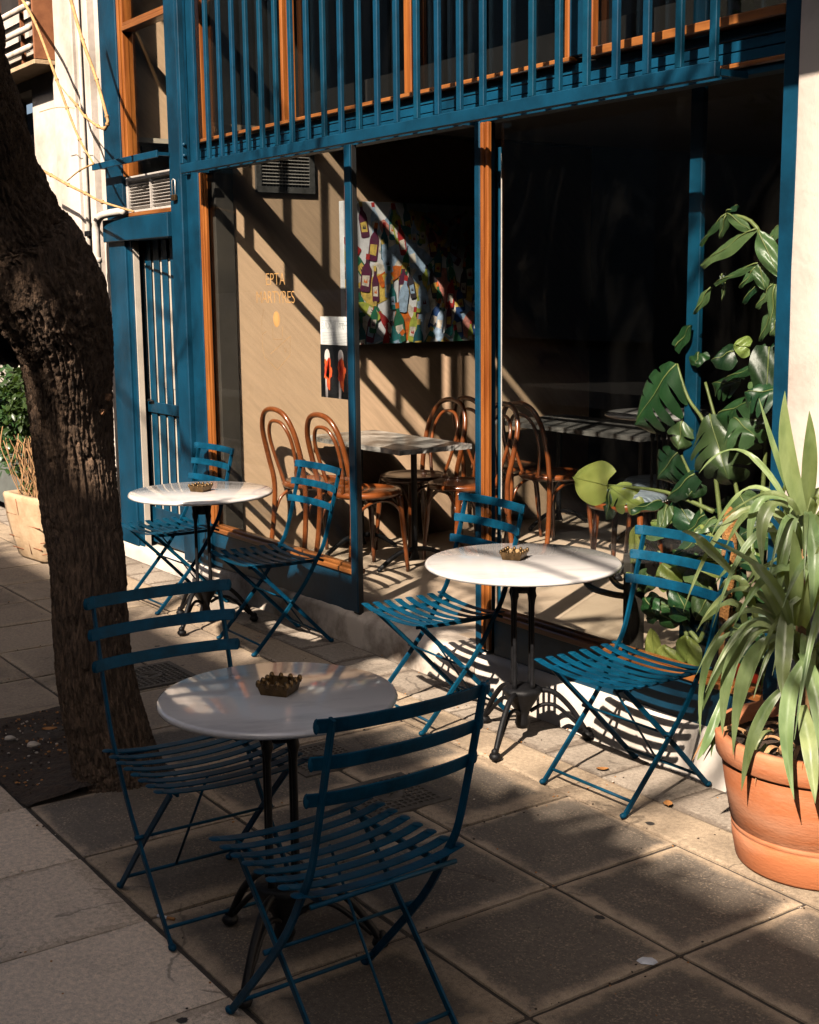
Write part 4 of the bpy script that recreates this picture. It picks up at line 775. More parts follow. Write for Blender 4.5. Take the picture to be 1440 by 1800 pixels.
# ============================================================ FURNITURE INSIDE (floor at 0.165)
FZ = 0.165
def bentwood_chair(label, group):
    t = thing('bentwood_chair', label, 'chair', (0, 0, 0), 0, group)
    b = MB()                                            # back hoop running down into the two rear legs
    pts = [(-0.185, -0.235, 0.0), (-0.175, -0.205, 0.22), (-0.168, -0.195, 0.45), (-0.180, -0.225, 0.62), (-0.172, -0.265, 0.78), (-0.11, -0.290, 0.885), (0, -0.298, 0.915),
           (0.11, -0.290, 0.885), (0.172, -0.265, 0.78), (0.180, -0.225, 0.62), (0.168, -0.195, 0.45), (0.175, -0.205, 0.22), (0.185, -0.235, 0.0)]
    b.tube(bez(pts, 5), 0.0155, 10, cap=True, up=(0, 1, 0)); b.build('back_hoop', 'bent', t)
    b = MB(); b.tube(bez([(-0.06, -0.185, 0.455), (-0.105, -0.215, 0.60), (-0.115, -0.252, 0.74), (-0.07, -0.275, 0.825), (0, -0.282, 0.845), (0.07, -0.275, 0.825), (0.115, -0.252, 0.74), (0.105, -0.215, 0.60), (0.06, -0.185, 0.455)], 5), 0.011, 8, up=(0, 1, 0)); b.build('inner_hoop', 'bent', t)
    b = MB(); b.lathe([(0.165, 0.445), (0.200, 0.440), (0.212, 0.455), (0.208, 0.472), (0.188, 0.478), (0.172, 0.470), (0.160, 0.466)], 32); b.build('seat_ring', 'bent', t)
    b = MB(); b.lathe([(0.0001, 0.452), (0.163, 0.456), (0.166, 0.464), (0.12, 0.462), (0.0001, 0.458)], 32); b.build('seat', 'bent', t)
    for s in (-1, 1):
        b = MB(); b.tube(bez([(s*0.150, 0.135, 0.445), (s*0.158, 0.150, 0.30), (s*0.172, 0.175, 0.0)], 4), [0.019]*3+[0.016]*3+[0.012]*3, 10); b.build('front_leg', 'bent', t)
        b = MB(); b.tube(bez([(s*0.165, 0.150, 0.27), (s*0.160, 0.13, 0.36), (s*0.158, 0.06, 0.415), (s*0.160, -0.05, 0.420), (s*0.165, -0.15, 0.37), (s*0.172, -0.192, 0.28)], 4), 0.0095, 8); b.build('side_arch', 'bent', t)
    b = MB(); b.tube(bez([(-0.158, 0.155, 0.25), (-0.145, 0.155, 0.34), (-0.08, 0.150, 0.415), (0, 0.150, 0.43), (0.08, 0.150, 0.415), (0.145, 0.155, 0.34), (0.158, 0.155, 0.25)], 4), 0.0095, 8, up=(0, 1, 0)); b.build('front_arch', 'bent', t)
    return t
GB = 'bentwood chairs around the cafe tables'
k0 = bentwood_chair('bentwood chair nearest the tan wall behind the left window', GB); k0.location = (-6.795, 4.015, FZ); k0.rotation_euler = (0, 0, 0.05)
dup(k0, (-6.295, 4.03, FZ), 0.02, 'bentwood chair just left of the doorway post, tucked under the stone table')
dup(k0, (-6.62, 4.60, FZ), PI+0.05, 'bentwood chair with its round back below the painting, beyond the stone table')
dup(k0, (-6.17, 4.64, FZ), PI-0.05, 'bentwood chair half hidden by the orange post at the right of the doorway')
dup(k0, (-6.17, 5.33, FZ), 0.06, 'bentwood chair seen through the right window beside the dark stone table')
dup(k0, (-6.66, 5.33, FZ), 0.0, 'bentwood chair in shadow behind the right chair of the dark stone table')
dup(k0, (-4.05, 6.6, FZ), 2.6, 'bentwood chair in the dark room behind the plants beside the blue frame')
def stone_table(x0, x1, y0, y1, z, lab, m_='stone'):
    t = thing('stone_table', lab, 'table', ((x0+x1)/2, (y0+y1)/2, FZ), 0, 'rough edged stone tables inside the cafe')
    hx, hy = (x1-x0)/2, (y1-y0)/2; n = 26; ring = []
    for i in range(4*n):
        e, u = divmod(i, n); u = u/n*2-1
        p = ((u*hx, -hy), (hx, u*hy), (-u*hx, hy), (-hx, -u*hy))[e]; ring.append(p)
    vs = []; zz = z-FZ
    for k, dz in enumerate((-0.028, -0.014, 0)):
        for i, p in enumerate(ring):
            d = 0.010*noise.noise(Vector((i*0.9, k*3.0, z))) + 0.012*noise.noise(Vector((i*0.25, 5, z)))
            L_ = math.hypot(*p); vs.append((p[0]*(1+d/L_*1.0), p[1]*(1+d/L_), zz+dz))
    m = 4*n; fs = [(k*m+i, k*m+(i+1) % m, (k+1)*m+(i+1) % m, (k+1)*m+i) for k in range(2) for i in range(m)] + [tuple(range(m-1, -1, -1)), tuple(2*m+i for i in range(m))]
    b = MB(); b.add(vs, fs); b.build('tabletop', m_, t)
    for sx in (-0.28, 0.28):
        b = MB(); b.lathe([(0.03, 0.05), (0.018, 0.09), (0.018, zz-0.06), (0.04, zz-0.029)], 12, 0, (sx*hx*2, 0, 0)); b.build('column', 'iron', t)
        for s in (-1, 1):
            b = MB(); b.tube(bez([(sx*hx*2, 0, 0.11), (sx*hx*2, s*0.12, 0.09), (sx*hx*2, s*0.24, 0.02)], 4), 0.014, 8); b.ball((sx*hx*2, s*0.245, 0.014), 0.016, 0, (1, 1, .9), 8); b.build('foot', 'iron', t)
    return t
stone_table(-7.0, -5.98, 4.06, 4.56, 0.885, 'grey rough edged stone table against the tan wall below the painting')
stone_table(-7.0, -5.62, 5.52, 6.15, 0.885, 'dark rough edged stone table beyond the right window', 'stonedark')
round_table((-5.16, 5.23, FZ), 0.31, 0.3, 'small white round table deep inside, behind the biggest split leaf', 0.915, 'round tables deep inside the cafe')
round_table((-4.35, 5.95, FZ), 0.38, 0.3, 'white round table at the far back right of the dark cafe, behind the large leaves', 0.90, 'round tables deep inside the cafe')
def stool(loc, label, r=0.20):
    t = thing('stool', label, 'stool', loc, 0.4, 'striped cushion stools inside the cafe')
    b = MB(); b.lathe([(0.0001, 0.44), (r, 0.44), (r+0.004, 0.47), (r-0.004, 0.478), (0.0001, 0.478)], 28); b.build('seat_ring', 'bent', t)
    b = MB(); b.lathe([(r-0.004, 0.4785), (r+0.004, 0.492), (r-0.02, 0.512), (r*0.5, 0.522), (0.0001, 0.524)], 28); b.build('cushion', 'denim', t)
    b = MB()
    for k in range(44):
        a = 2*PI*k/44; b.ball(((r+0.003)*math.cos(a), (r+0.003)*math.sin(a), 0.4835), 0.0032, 0, (1, 1, 1), 5)
    tag(b.build('nail_heads', 'alu', t), kind='stuff')
    for k in range(4):
        a = PI/4+k*PI/2; b = MB(); b.tube([((r-.04)*math.cos(a), (r-.04)*math.sin(a), 0.44), ((r+.0)*math.cos(a), (r+.0)*math.sin(a), 0)], [0.017, 0.012], 8); b.build('leg', 'bent', t)
    return t
stool((-5.08, 4.91, FZ), 'stool with grey striped cushion behind the pale split leaf', 0.21)
stool((-5.36, 5.42, FZ), 'farther striped cushion stool just behind the nearer one', 0.20)
stool((-4.62, 5.55, FZ), 'striped cushion stool behind the moss pole at the right', 0.20)
br = thing('brass_pull', 'curved bronze bar handle standing out low behind the right window', 'handle')
b = MB(); b.tube(bez([(-3.72, 3.62, 0.548), (-3.80, 3.60, 0.545), (-3.92, 3.60, 0.548), (-3.965, 3.60, 0.575), (-3.955, 3.62, 0.60)], 5), 0.013, 8); b.build('bar', 'brass', br)
b = MB(); b.tube(bez([(-3.74, 3.66, 0.575), (-3.80, 3.64, 0.572), (-3.84, 3.63, 0.60), (-3.845, 3.63, 0.63)], 5), 0.012, 8); b.build('bar', 'brass', br)
b = MB(); b.box(-3.745, -3.70, 3.60, 3.68, FZ, 0.72, 0, .004); b.build('stand', 'darkwall', br)

# ============================================================ PLANTS
def blade_mesh(base, tip, width, lobes, curl, nrm, rng, mname='blade'):
    """one leaf blade from the stalk end to the tip; lobes > 0 gives the deeply cut monstera leaf"""
    base = Vector(base); tip = Vector(tip); ax = tip-base; Ln = ax.length; ax.normalize()
    nrm = Vector(nrm); nrm = (nrm - ax*nrm.dot(ax)).normalized(); sd = ax.cross(nrm)
    b = MB()
    def P(u, v):
        if lobes or lobes == 0 and width > Ln*0.45: w_ = width/2*(math.sin(math.pi*min(1, 0.16+0.84*u))**0.6 if u < 1 else 0)*(1.0-0.15*u)
        else: w_ = width/2*max(0, math.sin(math.pi*u**0.75))**0.85
        x = ax*(u*Ln + abs(v)*w_*0.35*(1-u)*(-0.6 if (lobes == 0 and width > Ln*.45) else 1.0)) + sd*(v*w_)
        bend = -curl*width*0.55*(v*v) - curl*Ln*0.35*u*u + 0.10*width*math.sqrt(abs(v)+1e-4)*0.5
        return base + x + nrm*bend + nrm*0.006*math.sin(9*u+5*v)
    if lobes:
        n = 7; gap = 0.20
        for s in (-1, 1):
            for l in range(lobes):
                u0 = l/lobes; u1 = (l+1)/lobes; uc = (u0+u1)/2; k = 6; vs = []
                for j in range(n+1):
                    v = j/n; g = 0 if v < 0.35 else gap*min(1, (v-0.35)/0.25)
                    for i in range(k+1):
                        q = i/k*2-1; vmax = 1.0-0.22*abs(q)**3
                        uu = uc + q*(u1-u0)/2*(1-g) + v*0.02
                        vs.append(P(min(0.995, uu), s*v*vmax))
                fs = [(j*(k+1)+i, j*(k+1)+i+1, (j+1)*(k+1)+i+1, (j+1)*(k+1)+i) for j in range(n) for i in range(k)]
                b.add(vs, fs, 0, True)
    else:
        n = 14; k = 8; vs = [P(j/n, i/k*2-1) for j in range(n+1) for i in range(k+1)]
        b.add(vs, [(j*(k+1)+i, j*(k+1)+i+1, (j+1)*(k+1)+i+1, (j+1)*(k+1)+i) for j in range(n) for i in range(k)], 0, True)
    mid = [P(u/8, 0) + nrm*0.0025 for u in range(9)]
    b.tube(mid, [0.0034*(1-u/10) for u in range(9)], 5, 1)
    return b
rng = random.Random(5)
mon = thing('monstera_plant', 'large glossy split leaved plant on a moss pole behind the right window', 'plant')
pale = {4, 5, 8, 16, 17, 18, 19, 20}; 
for i, (a, t_, w_, n, c) in enumerate(BLADES):
    ax = (Vector(t_)-Vector(a)).normalized()
    nr = Vector((0.35, -0.75, 0.65)) + Vector((rng.uniform(-.4, .4), rng.uniform(-.2, .2), rng.uniform(-.3, .3)))
    L_ = (Vector(t_)-Vector(a)).length
    wd = min(w_, 1.5*L_) if n == 0 else w_
    if i in (4,): nr = Vector((0.3, -0.9, 0.3))
    m = 'paleleaf' if i in pale else ('midleaf' if i % 3 == 2 else 'monstera')
    b = blade_mesh(a, t_, wd, n, c, nr, rng); b.build('leaf', [m, 'stem' if m != 'paleleaf' else 'paleleaf'], mon)
for s in STEMS:
    b = MB(); b.tube(bez(s, 5), [0.010-0.005*i/(5*(len(s)-1)) for i in range(5*(len(s)-1)+1)], 7); b.build('stalk', 'stem', mon)
b = MB(); b.lathe([(0.026, 0.30), (0.028, 0.55), (0.027, 0.93), (0.018, 0.965), (0.0001, 0.98)], 14, 0, (-3.19, 3.585, 0.0), True, lambda a, z: 0.14*noise.noise(Vector((a*3, z*30, 0)))); b.build('moss_pole', 'moss', mon)
for i in range(34):                                     # the thicket of smaller leaves low behind the glass
    x = rng.uniform(-3.62, -2.95); z = rng.uniform(0.42, 0.95); y = rng.uniform(3.56, 3.72)
    a = Vector((x, y, z)); d = Vector((rng.uniform(-1, 1), rng.uniform(-.6, .1), rng.uniform(-.9, .5))).normalized()*rng.uniform(.07, .14)
    if (a+d).y < 3.53: d.y = 3.53-a.y
    b = blade_mesh(a, a+d, d.length*rng.uniform(.5, .95), 0, rng.uniform(.1, .6), (rng.uniform(-.3, .6), -0.7, 0.7), rng)
    b.build('leaf', [rng.choice(['monstera', 'monstera', 'midleaf', 'midleaf', 'paleleaf']), 'stem'], mon)
for i in range(11):                                     # dark leaves crowding the upper right of the pane
    a = Vector((rng.uniform(-3.42, -2.98), rng.uniform(3.58, 3.80), rng.uniform(0.85, 1.62))); L_ = rng.uniform(.12, .24)
    d = Vector((rng.uniform(-1, .4), rng.uniform(-.6, .2), rng.uniform(-1, .1))).normalized()*L_
    if (a+d).y < 3.53: d.y = 3.53-a.y
    nl = rng.choice((0, 0, 4, 5)); b = blade_mesh(a, a+d, L_*(.95 if nl else .6), nl, rng.uniform(.2, .6), (0.3+rng.uniform(-.4, .4), -0.7, 0.7), rng)
    b.build('leaf', [rng.choice(['monstera', 'monstera', 'midleaf']), 'stem'], mon)
b = MB(); b.lathe([(0.0001, 0), (0.15, 0), (0.19, 0.27), (0.20, 0.30), (0.18, 0.30), (0.17, 0.26), (0.0001, 0.25)], 28, 0, (-3.42, 3.88, FZ)); b.build('pot', 'black', mon)
b = MB(); b.lathe([(0.0001, 0), (0.07, 0), (0.095, 0.24), (0.105, 0.25), (0.105, 0.29), (0.09, 0.29), (0.085, 0.25), (0.0001, 0.25)], 24, 0, (-3.17, 3.68, FZ)); b.build('pot', 'redpot', thing('small_red_pot', 'small bright red plant pot at the foot of the right window', 'plant pot'))
pac = thing('money_tree_plant', 'tall plant with long drooping leaflets beside the right blue frame', 'plant')
for i, (a, t_, w_) in enumerate(LEAFLETS):
    b = blade_mesh(a, t_, w_, 0, 0.35, (0.35+rng.uniform(-.3, .3), -0.7, 0.7), rng); b.build('leaflet', ['midleaf' if i not in (5, 11) else 'monstera', 'stem'], pac)
for i in range(7):
    x = rng.uniform(-3.2, -2.95); z = rng.uniform(1.25, 1.9); y = rng.uniform(3.58, 3.72); a = Vector((x, y, z))
    d = Vector((rng.uniform(-1, .5), rng.uniform(-.5, .1), rng.uniform(-1, -.1))).normalized()*rng.uniform(.12, .2)
    if (a+d).y < 3.53: d.y = 3.53-a.y
    b = blade_mesh(a, a+d, rng.uniform(.04, .07), 0, 0.4, (0.3, -.6, .7), rng); b.build('leaflet', ['monstera', 'stem'], pac)
b = MB(); b.tube(bez([(-3.02, 3.9, FZ), (-3.04, 3.88, 0.8), (-3.02, 3.8, 1.4), (-3.07, 3.72, 1.95)], 5), [0.02-0.0009*i for i in range(16)], 8); b.build('stem', 'barksmooth', pac)

# terracotta pot with the strap leaved plant
PX, PY = -2.485, 3.235
pot = thing('terracotta_pot', 'big terracotta pot on the pavement beside the pale pillar', 'plant pot', (PX, PY, 0))
b = MB(); b.lathe([(0.0001, 0.0), (0.242, 0.0), (0.250, 0.012), (0.262, 0.075), (0.2650, 0.108), (0.2628, 0.111), (0.2655, 0.114), (0.267, 0.126), (0.2645, 0.129), (0.2682, 0.132), (0.288, 0.24), (0.302, 0.33), (0.3015, 0.334), (0.312, 0.336), (0.318, 0.342), (0.325, 0.405), (0.320, 0.414), (0.300, 0.414), (0.285, 0.36), (0.0001, 0.355)], 64)
b.build('body', 'terra', pot)
b = MB(); b.lathe([(0.0001, 0.378), (0.15, 0.375), (0.289, 0.366)], 24, 0, (0, 0, 0), True); b.build('soil', 'soil', pot)
b = MB(); b.lathe([(0.2436, 0.004), (0.2512, 0.013), (0.2600, 0.058)], 64, 0, (0, 0, 0), True, lambda a, z: 0.0018); 
dra = thing('strap_leaf_plant', 'plant with long arching strap leaves growing in the terracotta pot', 'plant')
def strap(p0, p1, p2, w_, rng, mname='strap', tipw=0.02, n=16):
    p0, p1, p2 = Vector(p0), Vector(p1), Vector(p2)
    c = p1*2 - (p0+p2)*0.5; b = MB(); vs = []
    for i in range(n+1):
        t = i/n; p = p0*(1-t)**2 + c*2*t*(1-t) + p2*t*t
        d = ((c-p0)*(1-t) + (p2-c)*t).normalized()
        up = Vector((0.55, -0.75, 0.35)) if abs(d.z) > .6 else Vector((0.3, -0.35, 0.9)); sd = d.cross(up).normalized(); nn = sd.cross(d)
        ww = w_/2*min(1, 0.55+1.6*t)*(1-max(0, (t-0.45)/0.55)**1.7)*1.0 + 0.0006
        for qi in range(9): q = qi/4-1; vs.append(p + sd*q*ww + nn*(0.30*ww*abs(q) + (0.0007 if qi % 2 else 0)) + nn*0.002*math.sin(t*14+q))
    b.add(vs, [(i*9+j, i*9+j+1, (i+1)*9+j+1, (i+1)*9+j) for i in range(n) for j in range(8)], 0, True)
    return b
for (p0, p1, p2, w_) in STRAPS: strap(p0, p1, p2, w_*0.95, rng).build('leaf', 'strap', dra)
cores = [(PX-0.02, PY-0.05, 0.60, 32, .38), (PX-0.04, PY-0.07, 0.98, 18, .36), (PX+0.12, PY-0.08, 0.80, 22, .38)]
for (cx, cy, cz, n, ln) in cores:
    b = MB(); b.tube(bez([(cx*0.5+PX*0.5, cy*0.5+PY*0.5, 0.37), (cx, cy, cz*0.6+0.1), (cx, cy, cz)], 5), 0.016, 8); b.build('stem', 'twig', dra)
    for k in range(n):
        a = k*2.4+rng.uniform(-.3, .3); up_ = rng.uniform(-.35, 1.25); l2 = ln*rng.uniform(.8, 1.15)
        dx, dy = math.cos(a), math.sin(a)
        if cy+dy*l2*0.8 > 3.40: dy *= 0.25
        s0 = Vector((cx, cy, cz+rng.uniform(-.05, .03))); s1 = s0+Vector((dx*l2*.45, dy*l2*.45, l2*(.30+.28*up_))); s2 = s0+Vector((dx*l2*.85, dy*l2*.85, l2*(-.45+.75*up_)))
        strap(s0, s1, s2, rng.uniform(.014, .032), rng).build('leaf', 'strap', dra)
for k in range(10):
    a = rng.uniform(PI*0.9, PI*1.7); r1 = rng.uniform(.1, .28); s0 = Vector((PX+r1*math.cos(a), PY+r1*math.sin(a), 0.38))
    s2 = Vector((PX+(r1+.16)*math.cos(a), PY+(r1+.12)*math.sin(a), rng.uniform(.2, .33))); strap(s0, (s0+s2)/2+Vector((0, 0, .06)), s2, 0.012, rng).build('dry_leaf', 'twig', dra)

# planter with shrub at the far left
pn = thing('stone_planter', 'tapered square buff stone planter on the pavement left of the tree', 'planter', (-8.62, 3.05, 0), 0.12)
b = MB(); ring = []
def sq(r, z, n=6):
    out = []
    for e in range(4):
        for i in range(n):
            u = i/n*2-1; p = ((u*r, -r), (r, u*r), (-u*r, r), (-r, -u*r))[e]
            c = 1-0.06*(abs(u)**6); out.append((p[0]*c, p[1]*c, z))
    return out
vs = []
for (r, z) in ((0.19, 0.0), (0.205, 0.02), (0.235, 0.15), (0.255, 0.28), (0.268, 0.40), (0.272, 0.43), (0.262, 0.445), (0.225, 0.445), (0.215, 0.40)):
    for p in sq(r, z): d = 0.006*noise.fractal(Vector(p)*9, 1, 2, 3); vs.append((p[0]*(1+d*2), p[1]*(1+d*2), p[2]))
m = 24; fs = [(k*m+i, k*m+(i+1) % m, (k+1)*m+(i+1) % m, (k+1)*m+i) for k in range(8) for i in range(m)] + [tuple(range(m-1, -1, -1)), tuple(8*m+i for i in range(m))]
b.add(vs, fs, 0, True); b.build('body', 'planter', pn)
for (q0, q1) in (((-0.235, 0.15), (0.02, 0.15)), ((0.05, 0.25), (0.25, 0.25)), ((-0.2, 0.31), (-0.05, 0.31)), ((0.05, 0.05), (0.05, 0.25)), ((-0.02, 0.31), (-0.02, 0.42)), ((0.1, 0.10), (0.21, 0.10)), ((-0.22, 0.07), (-0.06, 0.07))):
    b = MB(); yy = lambda z: -(0.200+0.160*z)-0.006
    b.tube([(q0[0], yy(q0[1]), q0[1]), (q1[0], yy(q1[1]), q1[1])], 0.004, 5); b.build('carved_line', 'rust', pn)
    b = MB(); b.tube([(-yy(q0[1])+0.001, q0[0], q0[1]), (-yy(q1[1])+0.001, q1[0], q1[1])], 0.004, 5); b.build('carved_line', 'rust', pn)
sh = thing('planter_shrub', 'leafy green shrub with brown dead twigs growing in the stone planter', 'shrub')
def leaf_cloud(name, cen, rad, n, size, m, parent, rg, kind='stuff'):
    b = MB(); 
    for k in range(n):
        while True:
            q = Vector((rg.uniform(-1, 1), rg.uniform(-1, 1), rg.uniform(-1, 1)))
            if q.length < 1: break
        q = q*(0.55+0.45*rg.random()); nz_ = noise.noise(Vector((q.x*2.2, q.y*2.2, q.z*2.2+cen[0])))
        if nz_ < -0.12: continue
        p = Vector((cen[0]+q.x*rad[0], cen[1]+q.y*rad[1], cen[2]+q.z*rad[2]))
        d = Vector((rg.uniform(-1, 1), rg.uniform(-1, 1), rg.uniform(-1.0, .5))).normalized(); up = Vector((rg.uniform(-.6, .6), rg.uniform(-.9, .2), 1)).normalized()
        sd = d.cross(up).normalized(); nn = sd.cross(d); s = size*rg.uniform(.7, 1.25)
        vs = [p, p+d*s*.35+sd*s*.26-nn*s*.05, p+d*s*.75+sd*s*.2-nn*s*.1, p+d*s*1.1-nn*s*.16, p+d*s*.75-sd*s*.2-nn*s*.1, p+d*s*.35-sd*s*.26-nn*s*.05, p+d*s*.45+nn*s*.03]
        b.add(vs, [(0, 1, 6), (1, 2, 6), (2, 3, 6), (3, 4, 6), (4, 5, 6), (5, 0, 6)], 0, True)
    return tag(b.build(name, m, parent), kind=kind)
rs = random.Random(21)
leaf_cloud('foliage', (-8.80, 3.02, 1.02), (0.42, 0.22, 0.36), 2600, 0.06, 'bush', sh, rs)
leaf_cloud('foliage', (-8.85, 3.0, 0.62), (0.38, 0.2, 0.22), 450, 0.055, 'bush', sh, rs)
leaf_cloud('foliage', (-9.15, 2.95, 0.95), (0.40, 0.25, 0.48), 2200, 0.062, 'bush', sh, rs)
b = MB()
for k in range(70):
    x0 = -8.62+rs.uniform(-.18, .18); y0 = 3.0+rs.uniform(-.15, .1); p = [Vector((x0, y0, 0.40))]
    for i in range(4): p.append(p[-1]+Vector((rs.uniform(-.06, .05), rs.uniform(-.05, .04), rs.uniform(.07, .13))))
    b.tube(bez(p, 2), 0.0035, 4, cap=False)
tag(b.build('twigs', 'twig', sh), kind='stuff')
leaf_cloud('pale_foliage', (-8.72, 2.95, 0.47), (0.10, 0.08, 0.06), 160, 0.03, 'paleleaf', sh, rs)

# ============================================================ THE STREET TREE
tree = thing('street_tree', 'leaning street tree with thick dark furrowed trunk in the pavement pit', 'tree')
TP = [(-0.12, -4.45, 1.76, .185), (-0.03, -4.455, 1.755, .170), (0.04, -4.46, 1.75, .158), (0.14, -4.47, 1.735, .146), (0.42, -4.492, 1.70, .133), (0.776, -4.502, 1.70, .126), (0.977, -4.549, 1.70, .131), (1.18, -4.581, 1.70, .136), (1.387, -4.540, 1.68, .142), (1.59, -4.46, 1.64, .158), (1.745, -4.405, 1.57, .188), (1.857, -4.38, 1.50, .195), (1.965, -4.362, 1.43, .176),
      (2.133, -4.257, 1.34, .156), (2.28, -4.085, 1.26, .142), (2.412, -3.926, 1.18, .120), (2.529, -3.766, 1.11, .112), (2.95, -3.42, 0.68, .105), (3.5, -3.05, 0.08, .095), (4.5, -2.50, -0.90, .07)]
def trunk(path, n=210, sub=34, amp=1.0, seed=0.0):
    P = [(Vector((x, y, z)), r) for z, x, y, r in path]
    cen = bez([p for p, r in P], sub); rad = [v.x for v in bez([(r, 0, 0) for p, r in P], sub)]
    b = MB(); vs = []; k = len(cen); L_ = 0.0
    for i in range(k):
        t = (cen[min(k-1, i+1)]-cen[max(0, i-1)]).normalized(); x = Vector((0, 1, 0)) - t*t.y; x.normalize(); y = t.cross(x)
        if i: L_ += (cen[i]-cen[i-1]).length
        for j in range(n):
            a = 2*PI*j/n; ca, sa = math.cos(a), math.sin(a); R = rad[i]
            q = Vector((ca*R*2.4, sa*R*2.4, L_*1.3+seed)); big = noise.fractal(q, 1.0, 2.0, 3)*0.05
            wv = noise.noise(Vector((ca*2, sa*2, L_*3+seed)))*0.8
            f = abs(noise.noise(Vector((ca*R*58+wv, sa*R*58, L_*3.8+seed))))           # long furrows
            f2 = abs(noise.noise(Vector((ca*R*120+wv, sa*R*120, L_*12+seed))))
            f3 = abs(noise.noise(Vector((ca*R*60, sa*R*60, L_*60+seed))))
            g = noise.noise(Vector((ca*R*90, sa*R*90, L_*70+seed)))
            hi = max(0.0, min(1.0, (cen[i].z-1.25)/0.35))
            d = big*R*3.2*0.3 + amp*(-0.020*(1-min(1, f*6.5))**0.8 - 0.009*(1-min(1, f2*5)) - 0.003*(1-min(1, f3*4)) + 0.0022*g) + hi*0.006*noise.noise(Vector((ca*R*22, sa*R*22, L_*18+seed)))
            vs.append(cen[i] + (x*ca + y*sa)*(R+d+0.008))
    b.add(vs, [(i*n+j, i*n+(j+1) % n, (i+1)*n+(j+1) % n, (i+1)*n+j) for i in range(k-1) for j in range(n)], 0, True)
    return b
trunk(TP).build('trunk', 'bark', tree)
b = trunk([(1.60, -4.48, 1.50, .10), (1.66, -4.62, 1.47, .12), (1.69, -4.76, 1.43, .11), (1.76, -4.92, 1.36, .09)], 60, 10, 0.6, 9.0); b.build('burl', 'bark', tree)
for (x, y, z, s, lab) in ((-4.418, 1.770, 1.395, .011, 1), (-4.412, 1.745, 1.345, .009, 0), (-4.30, 1.650, 1.615, .016, 0), (-4.298, 1.655, 1.662, .010, 0)):
    b = MB(); rr = random.Random(int(x*1000))
    b.lathe([(0.0001, .45*s), (s*.5, .4*s), (s*.55, .75*s), (s, .7*s), (s*1.25, 0), (s*1.1, -s)], 14, 0, (0, 0, 0), False, lambda a, z: 0.2*math.sin(3*a+z*50))
    o = b.build('branch_scar', 'scar', tree); o.location = (x, y, z); o.rotation_euler = (R_(78), 0, R_(48))
b = trunk([(1.70, -4.85, 1.36, .09), (2.1, -5.02, 1.10, .11), (2.6, -4.78, 0.90, .12), (2.98, -4.20, .62, .13), (3.08, -3.84, .48, .15), (3.12, -3.70, .42, .165), (3.18, -3.568, .36, .168), (3.312, -3.408, .28, .145), (3.429, -3.248, .21, .136), (3.85, -2.9, -0.2, .11), (4.4, -2.5, -0.8, .09)], 40, 8, 0.6, 4.0); b.build('added_shade_limb', 'bark', tree)  # unseen limb, added and shaped to keep the upper trunk in shade
# limbs above the frame, with bare twigs
def limb(b, p, d, r, depth, rg, spread=0.55, up=0.12):
    pts = [p]; n = 4
    for i in range(n):
        d = (d + Vector((rg.uniform(-.25, .25), rg.uniform(-.25, .25), rg.uniform(-.18, .25)+up*.3))*0.6).normalized(); p = p + d*r*rg.uniform(5.5, 8.0); pts.append(p)
    b.tube(pts, [r*(1-0.10*i) for i in range(n+1)], 6 if r > .02 else 4, cap=False)
    if depth <= 0 or r < 0.0035: return
    for k in range(rg.choice((2, 3, 3))):
        a = Vector((rg.uniform(-1, 1), rg.uniform(-1, 1), rg.uniform(-.5, .8))).normalized()
        limb(b, pts[rg.choice((2, 3, 4))], (d + a*spread*1.5).normalized(), r*rg.uniform(.52, .72), depth-1, rg, spread, up)
rt = random.Random(3)
b = MB()
limb(b, Vector((-2.65, -0.65, 4.25)), Vector((-.6, .1, 1)), 0.05, 4, rt); limb(b, Vector((-2.7, -0.7, 4.3)), Vector((.7, -.1, .7)), 0.05, 4, rt); limb(b, Vector((-2.9, -0.15, 3.75)), Vector((-1, .2, .5)), 0.035, 4, rt)
tag(b.build('limbs', 'barksmooth', tree), kind='stuff')

# ============================================================ THE HOUSE NEXT DOOR
nb = thing('neighbour_building', 'pale weathered house front left of the cafe with pilaster and brown balcony', 'building')
def npart(name, m, boxes, bev=0.0, label=None): return part(name, m, boxes, nb, bev, label)
npart('pilaster', 'conc', [(-9.22, -8.83, 3.405, 3.62, 0.0, 7.0)], .008)
npart('pilaster_strip', 'conc', [(-8.826, -8.66, 3.43, 3.62, 0.0, 7.0)], .004)
npart('pilaster_strip', 'conc', [(-8.645, -8.585, 3.42, 3.62, 0.0, 7.0)], .004)
npart('pilaster_back', 'conc', [(-8.66, -8.45, 3.47, 3.62, 0.0, 7.0)])
npart('lower_wall', 'shut', [(-9.86, -9.221, 3.46, 3.70, 0.0, 1.30)])
npart('wall', 'conc', [(-9.86, -9.221, 3.46, 3.70, 1.3005, 2.06), (-9.80, -9.221, 3.46, 3.70, 2.0605, 3.30), (-30, -11.8, 3.46, 3.7, 0.0, 7.0), (-11.8, -9.80, 3.46, 3.70, 3.22, 7.0)])
npart('opening_back', 'black', [(-11.8, -9.8, 4.1, 4.2, 0, 3.3)])
for k, (z, h, m) in enumerate(((2.93, .09, 'tube'), (2.78, .07, 'rust'), (2.66, .10, 'cream'), (2.30, .30, 'shut'))): npart('board', m, [(-11.8, -9.86, 3.80+0.02*k, 3.83+0.02*k, z, z+h)])
npart('parapet', 'shut', [(-11.8, -9.861, 3.50, 3.66, 0.0, 1.0)], .006)
npart('column', 'white', [(-10.62, -10.44, 3.46, 3.64, 1.001, 3.22)], .006)
npart('column', 'white', [(-11.42, -11.28, 3.46, 3.64, 1.001, 3.22)], .006)
npart('window_sill', 'white', [(-9.80, -9.35, 3.40, 3.4595, 2.08, 2.105)], .004)
wnn = bpy.data.objects.new('window', None); COL.objects.link(wnn); wnn.parent = nb
